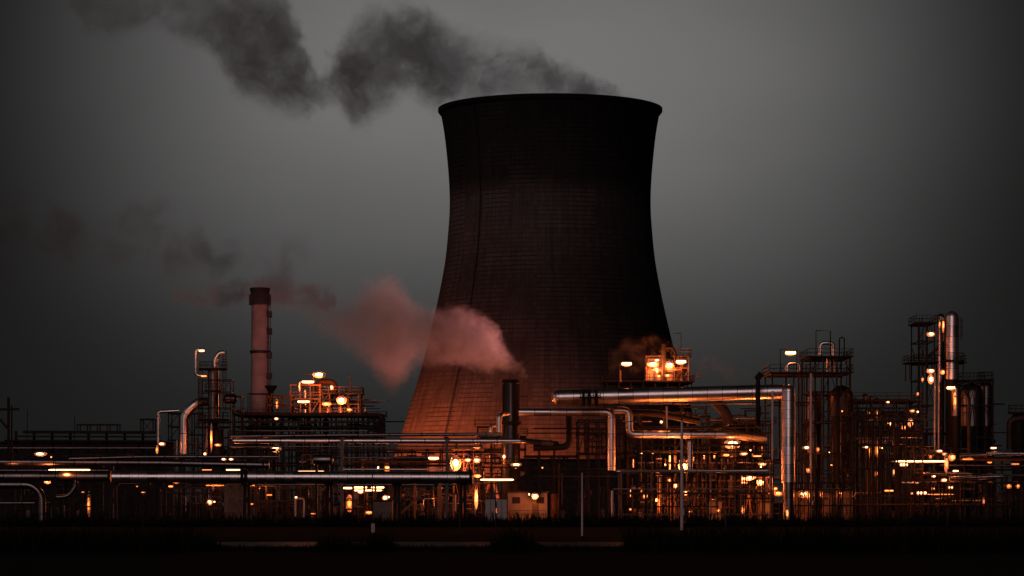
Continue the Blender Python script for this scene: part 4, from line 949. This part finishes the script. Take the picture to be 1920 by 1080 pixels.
# ================================================================= LAMPS_AND_LIT_PARTS
O = (1, .36, .09)
LAMPS_AND_LIT_PARTS = [  # px, py, Y, w, h, watts, glass; also lit pipes and posts made glowing
 (75, 851, 440, 14, 4.5, 60, 'hot'), (96, 857, 440, 3, 3, 0, 'warm'), (88, 900, 372, 9, 7, 130, 'hot'), (130, 881, 364, 78, 2.4, 120, 'hot'), (20, 887, 372, 24, 2, 30, 'warm'),
 (303, 832, 500, 8, 3.6, 40, 'hot'), (294, 843, 500, 3, 8, 30, 'amber'), (384, 851, 480, 4, 4, 40, 'hot'), (408, 834, 480, 8, 3, 60, 'warm'), (419, 861, 430, 6, 3, 10, 'hot'), (433, 861, 430, 6, 3, 10, 'hot'), (396, 820, 492, 2.4, 26, 80, 'amber'),
 (330, 904, 430, 11, 3, 50, 'amber'), (320, 912, 430, 8, 2.4, 20, 'warm'), (268, 924, 430, 6, 3, 15, 'warm'), (257, 912, 430, 4, 2, 0, 'amber'), (155, 923, 430, 4, 3, 8, 'amber'), (166, 945, 420, 3.4, 24, 40, 'amber'),
 (393, 941, 428, 6, 6, 60, 'hot'), (402, 941, 428, 3, 3, 0, 'hot'), (441, 912, 410, 5, 3, 120, 'warm'), (437, 881, 390, 26, 2.2, 20, 'hot'), (388, 881, 392, 18, 1.4, 0, 'warm'), (583, 884.5, 392, 50, 3, 60, 'hot'), (517, 841, 470, 12, 7, 80, 'hot'),
 (403, 910, 420, 34, 2, 80, 'amber'), (500, 910, 420, 66, 2.2, 90, 'amber'), (555, 932.5, 392, 4, 3, 10, 'hot'), (505, 928, 420, 10, 2, 20, 'amber'), (470, 945, 420, 9, 2, 20, 'amber'), (655, 944, 424, 8, 16, 40, 'amber'), (692, 961, 424, 12, 4, 30, 'warm'), (590, 963, 424, 14, 2, 12, 'amber'),
 (652, 915, 424, 16, 3, 30, 'hot'), (675, 914, 424, 26, 3, 40, 'hot'), (708, 914, 424, 24, 3, 40, 'hot'), (690, 919.5, 424, 52, 2.4, 30, 'hot'), (676, 922, 424, 7, 4, 30, 'hot'), (722, 933, 418, 6, 6, 90, 'hot'), (729, 932, 418, 3, 3, 0, 'hot'),
 (813, 859, 420, 19, 4, 90, 'hot'), (854, 868, 442, 12, 14, 260, 'hot'), (877, 862, 440, 7, 4, 40, 'hot'), (894, 862, 440, 9, 6, 60, 'hot'), (894, 837, 440, 9, 4, 60, 'warm'), (726, 877, 462, 8, 9, 60, 'warm'), (709, 877, 462, 3, 6, 0, 'hot'), (945, 856, 425, 4, 6, 40, 'hot'), (968, 871, 428, 12, 4, 50, 'hot'), (967, 877, 428, 3, 3, 0, 'warm'),
 (932, 899.5, 415, 62, 3, 90, 'hot'), (895, 892, 432, 8, 4, 80, 'warm'), (1003, 930, 399, 8, 6, 150, 'hot'), (992, 927, 399, 3, 3, 0, 'hot'), (1017, 877, 430, 3, 3, 0, 'warm'), (893, 930, 425, 4, 24, 80, 'amber'), (825, 915, 430, 6, 2, 60, 'amber'),
 (598, 702, 545, 15, 6, 160, 'hot'), (577, 716, 541, 22, 3.6, 140, 'hot'), (569, 753, 541, 22, 3, 100, 'hot'), (640, 750, 545, 11, 8, 200, 'hot'), (622, 726, 541, 4, 5, 40, 'hot'), (519, 757, 545, 3, 9, 50, 'amber'), (518, 785, 515, 6, 3, 6, 'hot'), (612, 757, 543, 10, 4, 100, 'warm'), (655, 768, 543, 6, 3, 60, 'amber'),
 (378, 657.5, 494, 10, 3, 20, 'hot'), (382, 705, 492, 10, 2.4, 30, 'warm'),
 (1175, 682, 458, 18, 5, 140, 'hot'), (1224, 682, 464, 13, 5, 420, 'hot'), (1230, 694, 465, 6, 9, 200, 'hot'), (1256, 684, 465, 9, 7, 260, 'hot'), (1277, 678, 462, 18, 5, 320, 'hot'), (1235, 705, 462, 6, 4, 50, 'warm'), (1252, 704, 462, 6, 4, 50, 'warm'), (1232, 675, 462, 6, 3, 50, 'hot'),
 (1240, 791, 430, 4, 4, 12, 'hot'), (1374, 832, 455, 18, 10, 320, 'hot'), (1395, 850, 440, 9, 4, 40, 'hot'), (1407, 844, 440, 3, 3, 0, 'hot'), (1430, 870, 430, 9, 4, 40, 'hot'), (1427, 875, 430, 3, 3, 0, 'hot'), (1203, 851, 440, 3, 3, 0, 'hot'), (1224, 851, 440, 3, 3, 8, 'warm'), (1420, 855, 430, 14, 1.6, 10, 'warm'),
 (1256, 862, 448, 2.2, 22, 60, 'amber'), (1266, 860, 448, 2.2, 24, 60, 'warm'), (1281, 872, 446, 11, 12, 320, 'hot'), (1246, 870, 448, 4, 4, 30, 'warm'), (1267, 910, 428, 5, 5, 160, 'warm'), (1255, 900, 430, 3, 3, 60, 'amber'), (1286, 924, 424, 4.5, 4.5, 90, 'hot'), (1230, 937, 424, 4, 4, 120, 'warm'), (1210, 930, 430, 5, 5, 60, 'amber'), (1182, 955, 420, 3, 3, 5, 'warm'), (1294, 959, 420, 4, 3, 30, 'warm'), (1346, 957, 420, 4, 3, 50, 'warm'), (1340, 853, 446, 3, 6, 60, 'amber'), (1362, 853, 446, 10, 3, 50, 'amber'),
 (1396, 897, 432, 9, 6, 100, 'hot'), (1406, 896, 430, 8, 5, 80, 'hot'), (1414, 895.5, 430, 4, 4, 20, 'hot'), (1427, 904, 430, 9, 6, 150, 'hot'), (1395, 905, 432, 8, 3, 30, 'warm'), (1467, 904, 412, 3, 3, 0, 'warm'), (1454, 916, 425, 5, 3, 90, 'amber'), (1476, 962, 408, 4, 12, 20, 'warm'), (1394, 955, 428, 4, 8, 40, 'amber'), (1460, 925, 430, 10, 5, 60, 'warm'),
 (1482.5, 661.5, 430, 19, 5.4, 60, 'hot'), (1512, 839, 430, 9, 4, 25, 'hot'), (1534, 842, 436, 4, 5, 15, 'amber'), (1555, 849, 436, 3, 3, 0, 'hot'), (1559, 872, 436, 4, 2.4, 0, 'warm'), (1516, 881, 436, 5, 5, 15, 'amber'), (1579, 771, 436, 3, 3, 0, 'warm'), (1506, 926, 436, 12, 7, 150, 'hot'), (1517, 929, 436, 4, 8, 40, 'warm'), (1540, 926, 438, 3, 6, 90, 'amber'), (1576, 925, 436, 3, 3, 80, 'amber'),
 (1668, 794, 446, 6, 5, 60, 'hot'), (1663, 791, 446, 3, 3, 0, 'hot'), (1708, 792, 446, 6, 8, 100, 'hot'), (1695, 801, 446, 5, 5, 100, 'warm'), (1665, 754, 444, 5, 2.4, 12, 'hot'), (1629, 775, 446, 3.4, 5, 20, 'warm'), (1644, 776, 446, 3.4, 8, 30, 'warm'), (1711, 770, 446, 6, 3, 20, 'warm'), (1721, 772, 446, 3, 3, 6, 'hot'), (1721, 738, 446, 3, 4, 10, 'amber'),
 (1624, 838, 442, 9, 3, 60, 'hot'), (1636, 835, 442, 6, 2, 12, 'hot'), (1651, 836, 442, 8, 2, 12, 'hot'), (1653, 840, 442, 4, 2, 6, 'hot'), (1631, 846, 441, 3, 12, 60, 'warm'), (1644, 844, 441, 3, 14, 60, 'warm'), (1643, 888, 441, 4, 6, 60, 'amber'),
 (1726, 865, 432, 92, 2.8, 160, 'hot'), (1690, 871, 431, 4, 4, 20, 'hot'), (1695, 871, 431, 4, 4, 20, 'hot'), (1700, 871, 431, 4, 4, 20, 'hot'), (1762, 845.5, 435, 8, 3, 40, 'hot'), (1772, 851, 435, 6, 3, 30, 'warm'), (1786, 857, 435, 8, 7, 90, 'warm'), (1745, 856, 436, 4, 4, 30, 'amber'), (1775, 868, 432, 5, 18, 60, 'amber'), (1815, 861, 436, 20, 2, 20, 'amber'),
 (1792, 883, 432, 10, 2.4, 40, 'hot'), (1751, 893, 434, 5, 3, 40, 'hot'), (1771, 900, 434, 7, 4, 60, 'hot'), (1783, 914, 434, 7, 3, 60, 'hot'), (1750, 916, 434, 4, 3, 30, 'warm'), (1667, 920, 430, 16, 2.6, 40, 'warm'), (1722, 924, 432, 4, 4, 20, 'hot'), (1728, 924, 432, 5, 4, 30, 'hot'), (1735, 924, 432, 4, 4, 20, 'hot'), (1710, 925, 432, 3, 2.4, 8, 'warm'), (1676, 885, 240, 2.6, 9, 4, 'warm'),
 (1863, 840, 432, 10, 2.6, 25, 'hot'), (1892, 911, 436, 8, 5, 50, 'amber'), (1909, 911, 436, 5, 5, 30, 'amber'), (1846, 940, 432, 4, 8, 20, 'amber'), (1904, 870, 436, 14, 2, 12, 'amber'), (1856, 867, 436, 8, 2, 50, 'amber'), (1765, 927, 432, 50, 1.4, 40, 'amber'),
 (1746, 626, 452, 9, 5, 60, 'hot'), (1746, 695, 452, 9, 5, 60, 'hot'), (1746, 711, 452, 7, 9, 60, 'hot'), (1783, 727, 444, 15, 4, 120, 'hot'), (1768, 697, 446, 5, 5, 80, 'amber'), (1769, 609, 452, 2.6, 14, 30, 'warm'), (1762, 607, 452, 2, 7, 10, 'amber'), (1730, 711, 450, 3, 5, 20, 'amber'), (1791, 752, 443, 3.5, 16, 40, 'amber'),
]
PW = 3.6
for l in LAMPS_AND_LIT_PARTS:
    k = (2.2 if (l[0] < 1450 and l[1] > 835 and l[0] > 1180) or (840 < l[0] < 910 and l[1] > 830) or (555 < l[0] < 680 and l[1] < 780) else 1.) * (1.5 if l[5] >= 80 else 1.) * (.6 if l[0] > 1600 and l[1] > 760 else 1.) * (1.6 if 985 < l[0] < 1010 and l[1] > 920 else 1.)
    lamp(l[0], l[1], l[2], l[3], l[4], l[5] * PW * k, l[6])

# flood lamps in the yard at the foot of the cooling tower (hidden from the road by the racks)
for an, p in ((-75, 1.5), (-60, 1.4), (-45, 1.3), (-30, 1.05), (-15, .8), (0, .55), (13, .35)):
    zz = 3.5; q = math.radians(an); c = G(TX, TY) + Vector((62 * math.sin(q), -62 * math.cos(q), zz))
    t = thing('yard_floodlight', 'amber yard floodlight mast at the foot of the cooling tower', 'lamp', Vector((c.x, c.y, 0)), 'yard floodlights at the foot of the cooling tower')
    MB().tube([Vector((c.x, c.y - .8, 0)), c - Vector((0, .8, 0))], .15, 8).build('pole', M['dark'], t)
    MB().box(c - Vector((0, .5, 0)), 1.2, .3, .7).build('lamp_head', M['dark'], t)
    ld = bpy.data.lights.new('yard_light', 'SPOT'); ld.spot_size = math.radians(138); ld.spot_blend = .7; ld.energy = 43000 * p; ld.color = (1, .14, .03); ld.shadow_soft_size = .5
    lo = bpy.data.objects.new('yard_light', ld); col.objects.link(lo); lo.parent = t; lo.location = (0, .4, zz); lo.rotation_euler = (G(TX, TY) - Vector((c.x, c.y, -3))).to_track_quat('-Z', 'Y').to_euler()

# added fill spot near the platform lamp post, lights the stack plume
def spot(src, dst, power, color, ang, name='steam_floodlight', label='floodlight beside the amber lamp post aimed at the stack steam'):
    t = thing(name, label, 'lamp', src)
    MB().box(src + Vector((.5, 0, 0)), .6, .7, .7).build('lamp_head', M['dark'], t)  # head of the added fill spot
    ld = bpy.data.lights.new('steam_light', 'SPOT'); ld.energy = power; ld.color = color; ld.spot_size = math.radians(ang); ld.spot_blend = .8; ld.shadow_soft_size = .6
    lo = bpy.data.objects.new('steam_light', ld); col.objects.link(lo); lo.parent = t
    lo.rotation_euler = (dst - src).to_track_quat('-Z', 'Y').to_euler(); lo.location = (dst - src).normalized() * .6
spot(P(1160, 690, 452), P(830, 610, 440), 56000, (1, .31, .30), 38)

spot(P(603, 704, 546), P(420, 525, 640), 52000, (1, .33, .31), 46, label='floodlight by the double armed lamp post aimed at the chimney top')  # second added spot, reddens the haze and the chimney
# ================================================================= SMOKE
plume('smoke_plume', 'broad dark grey smoke plume drifting from the cooling tower mouth', 'smoke', 785,
 [(1215, 192, 214), (1190, 184, 216), (1130, 146, 216), (1080, 114, 216), (1030, 90, 218), (995, 72, 218), (960, 70, 220), (920, 60, 222), (880, 42, 222), (840, 18, 228), (800, -8, 218), (765, -6, 200), (735, -14, 226), (700, -10, 252), (672, 6, 268), (648, 44, 240), (622, 100, 206), (600, 128, 206), (582, 112, 224), (558, 20, 238), (530, -40, 236), (495, -50, 226), (460, -55, 208), (430, -60, 176), (395, -60, 136), (350, -60, 100), (300, -60, 66), (240, -60, 76), (190, -55, 84), (160, -45, 60), (130, -40, 10)],
 .8, .30, (.36, .36, .365), (.5, .51, .52), 13, .085, edge=.46, fine=8.5, n2s=1.9, swirl=1.1, seed=4, step=.06, holes=(.28, .64),
 xfade=[(130, .4), (200, .45), (350, .5), (450, .66), (530, .66), (575, .9), (600, 1.), (640, .9), (700, .66), (790, .85), (860, .72), (930, .64), (1000, .68), (1100, .9), (1215, 1.)])
plume('steam_plume', 'pink lit steam plume blowing from the short stack', 'steam', 440,
 [(996, 706, 713), (984, 694, 713), (972, 680, 714), (955, 656, 713), (935, 618, 712), (910, 588, 704), (885, 574, 697), (855, 564, 692), (825, 566, 688), (795, 566, 692), (775, 552, 702), (757, 524, 722), (738, 504, 748), (715, 502, 738), (690, 518, 700), (665, 538, 682), (640, 552, 662), (605, 560, 640), (560, 545, 606), (500, 530, 590), (420, 530, 585), (340, 545, 575)],
 .8, .5, (.9, .84, .83), (.35, .25, .25), 5.0, .26, edge=.35, fine=2.6, swirl=.6, seed=11, step=.14, holes=(.28, .58),
 xfade=[(340, .03), (500, .06), (600, .2), (650, .34), (700, .42), (760, .46), (820, .6), (870, .9), (910, 1), (978, 1), (990, .5), (996, 0)])
plume('smoke_haze', 'faint dark smoke haze drifting west of the chimney top', 'smoke', 640,
 [(600, 500, 560), (560, 440, 575), (520, 425, 570), (470, 440, 560), (420, 430, 550), (360, 370, 540), (290, 365, 530), (220, 385, 520), (150, 400, 520), (80, 340, 520), (20, 330, 560), (-40, 330, 580)],
 .5, .2, (.22, .21, .21), (.4, .35, .35), 14, .07, seed=23, step=.2, holes=(.42, .62), xfade=[(-40, 1), (100, .8), (300, .6), (480, .8), (600, .5)])
plume('red_haze', 'thin red lit smoke veil crossing behind the chimney cap', 'smoke', 630,
 [(625, 540, 592), (590, 515, 592), (540, 512, 585), (480, 512, 582), (420, 520, 585), (370, 535, 580), (330, 545, 575)],
 .8, .24, (.95, .55, .52), (.6, .2, .2), 6, .2, seed=31, step=.2, holes=(.35, .62))
plume('steam_wisp', 'faint steam wisp curling over the glowing cages', 'steam', 468,
 [(1150, 640, 720), (1180, 630, 715), (1210, 622, 700), (1240, 630, 705), (1270, 640, 708), (1305, 655, 716), (1340, 655, 722), (1380, 675, 724), (1420, 695, 724)],
 .6, .055, (.85, .8, .8), (.3, .2, .2), 6, .3, seed=41, step=.2, holes=(.44, .62), xfade=[(1150, .5), (1240, 1), (1320, .7), (1420, .3)])

# ================================================================= VEGETATION at the verge
def scrub(name, x0, x1, Ya, Yb, n, hmin, hmax, label, cover=None):
    rr = random.Random(5); mb = MB(); vs = []; fs = []
    for i in range(n):
        Yv = rr.uniform(Ya, Yb); x = rr.uniform(x0, x1) / F * Yv; h = rr.uniform(hmin, hmax) * (1.0 if rr.random() < .85 else 1.8) * (cover(x / Yv * F + CX) if cover else 1.)
        for k in range(5):
            a = rr.uniform(0, math.pi); w = h * .07; lx, ly = rr.uniform(-.5, .5) * h, rr.uniform(-.5, .5) * h; o = len(vs)
            bx, by = x + rr.uniform(-.3, .3), Yv + rr.uniform(-.3, .3)
            vs += [Vector((bx - w * math.cos(a), by - w * math.sin(a), 0)), Vector((bx + w * math.cos(a), by + w * math.sin(a), 0)), Vector((bx + lx, by + ly, h))]
            fs.append((o, o + 1, o + 2))
    mb.add(vs, fs, False); g = simple(name + '_blades', (.012, .0125, .008), .9, 0, .5, 2)
    g.node_tree.nodes['Principled BSDF'].inputs['Specular IOR Level'].default_value = .05
    return tag(mb.build(name, g), label, 'grass', kind='stuff')
scrub('verge_grass', -1010, 1010, 168, 184, 9000, .05, .22, 'rough black verge grass in front of the road',
      lambda x: (4.2 if x < 355 or x > 1180 else 1. + 2.2 * max(0, math.sin(x * .021) + .5 * math.sin(x * .053 + 1))))
scrub('yard_scrub', -1010, 1010, 330, 356, 5000, .3, 1.1, 'black scrub along the plant boundary')

# boundary fence
def fence():
    Y = 338; t = thing('boundary_fence', 'thin dark chain link boundary fence at the plant foot', 'fence', Vector((0, Y, 0)))
    xs = [(-1000 + i * 42) / F * Y for i in range(49)]
    for x in xs: MB().beam((x, Y, 0), (x, Y, 1.7), .07).build('post', M['dark'], t)
    mb = MB()
    for z in (.5, 1.0, 1.6): mb.beam((xs[0], Y, z), (xs[-1], Y, z), .03)
    mb.build('wire', M['dark'], t)
fence()

# ================================================================= WORLD, SUN, CAMERA
SUN_EL, SUN_AZ = 17.0, 188.0   # azimuth clockwise from +Y: behind the camera, a little to the west
def world():
    w = bpy.data.worlds.new('World'); sc.world = w; w.use_nodes = True; nt = w.node_tree; L = nt.links.new
    nt.nodes.clear(); out = N(nt, 'ShaderNodeOutputWorld'); bg = N(nt, 'ShaderNodeBackground'); L(bg.outputs[0], out.inputs[0])
    tc = N(nt, 'ShaderNodeTexCoord'); sp = N(nt, 'ShaderNodeSeparateXYZ'); L(tc.outputs['Generated'], sp.inputs[0])
    x, y, z = sp.outputs
    az = math_(nt, 'ARCTAN2', x, y); el = math_(nt, 'ARCSINE', z)
    def gauss(a0, e0, sa, se):
        a = math_(nt, 'DIVIDE', math_(nt, 'SUBTRACT', az, a0), sa); e = math_(nt, 'DIVIDE', math_(nt, 'SUBTRACT', el, e0), se)
        q = math_(nt, 'ADD', math_(nt, 'MULTIPLY', a, a), math_(nt, 'MULTIPLY', e, e))
        return math_(nt, 'EXPONENT', math_(nt, 'MULTIPLY', q, -.5))
    def sgauss(a0, e0, sa, se, pa, pe):
        a = math_(nt, 'POWER', math_(nt, 'ABSOLUTE', math_(nt, 'DIVIDE', math_(nt, 'SUBTRACT', az, a0), sa)), pa)
        e = math_(nt, 'POWER', math_(nt, 'ABSOLUTE', math_(nt, 'DIVIDE', math_(nt, 'SUBTRACT', el, e0), se)), pe)
        return math_(nt, 'EXPONENT', math_(nt, 'MULTIPLY', math_(nt, 'ADD', a, e), -1))
    g1 = sgauss(-.001, .153, .1355, .0785, 3.2, 2.15)
    no = N(nt, 'ShaderNodeTexNoise'); no.inputs['Scale'].default_value = 9; no.inputs['Detail'].default_value = 5
    mp = N(nt, 'ShaderNodeMapping'); mp.inputs['Scale'].default_value = (1, 1, 2.2); L(tc.outputs['Generated'], mp.inputs[0]); L(mp.outputs[0], no.inputs['Vector'])
    mod = math_(nt, 'MULTIPLY_ADD', no.outputs['Fac'], .30, .85)
    v = math_(nt, 'MULTIPLY', math_(nt, 'MULTIPLY', g1, .163), mod)
    hz = math_(nt, 'MULTIPLY', math_(nt, 'EXPONENT', math_(nt, 'MULTIPLY', math_(nt, 'POWER', math_(nt, 'DIVIDE', el, .075), 2), -1)), .0085)
    v = math_(nt, 'ADD', math_(nt, 'ADD', v, .0012), hz)
    cc = N(nt, 'ShaderNodeCombineColor'); L(v, cc.inputs[0]); L(math_(nt, 'MULTIPLY', v, .975), cc.inputs[1]); L(math_(nt, 'MULTIPLY', v, .965), cc.inputs[2])
    # afterglow low in the west, behind the viewer
    g2 = gauss(-math.pi + math.radians(72), .25, .30, .16)
    ag = N(nt, 'ShaderNodeCombineColor')
    for i, k in enumerate((.34, .23, .235)): L(math_(nt, 'MULTIPLY', g2, k), ag.inputs[i])
    sky = N(nt, 'ShaderNodeTexSky'); sky.sky_type = 'NISHITA'; sky.sun_disc = False
    sky.sun_elevation = math.radians(SUN_EL); sky.sun_rotation = math.radians(SUN_AZ); sky.air_density = 1.5; sky.dust_density = 4
    hs = N(nt, 'ShaderNodeHueSaturation'); hs.inputs['Saturation'].default_value = .12; hs.inputs['Value'].default_value = .0008; L(sky.outputs[0], hs.inputs['Color'])
    a1 = N(nt, 'ShaderNodeMix', data_type='RGBA', blend_type='ADD'); a1.inputs[0].default_value = 1; L(cc.outputs[0], a1.inputs[6]); L(ag.outputs[0], a1.inputs[7])
    a2 = N(nt, 'ShaderNodeMix', data_type='RGBA', blend_type='ADD'); a2.inputs[0].default_value = 1; L(a1.outputs[2], a2.inputs[6]); L(hs.outputs[0], a2.inputs[7])
    L(a2.outputs[2], bg.inputs[0]); bg.inputs[1].default_value = 1.0
world()
sd = bpy.data.lights.new('low_sun', 'SUN'); sd.energy = .30; sd.angle = math.radians(32); sd.color = (1, .70, .69)
so = bpy.data.objects.new('low_sun', sd); col.objects.link(so)
a = math.radians(SUN_AZ); e = math.radians(SUN_EL)
so.rotation_euler = Vector((math.sin(a) * math.cos(e), math.cos(a) * math.cos(e), math.sin(e))).to_track_quat('Z', 'Y').to_euler()

cd = bpy.data.cameras.new('camera'); cam = bpy.data.objects.new('camera', cd); col.objects.link(cam)
cam.location = (0, 0, HC); cam.rotation_euler = (math.pi / 2, 0, 0)
cd.sensor_width = 36; cd.lens = F / 1920 * 36; cd.shift_y = (HY - 540) / 1920; cd.clip_start = 1; cd.clip_end = 20000
sc.camera = cam
sc.view_settings.view_transform = 'Standard'; sc.view_settings.look = 'None'; sc.view_settings.exposure = 0
sc.render.engine = 'CYCLES'
cy = sc.cycles
cy.use_denoising = True; cy.volume_bounces = 0; cy.max_bounces = 5; cy.diffuse_bounces = 2; cy.glossy_bounces = 3; cy.transparent_max_bounces = 8
cy.sample_clamp_indirect = 2.0; cy.volume_max_steps = 128; cy.caustics_reflective = False; cy.caustics_refractive = False
cy.use_adaptive_sampling = True; cy.adaptive_threshold = .01
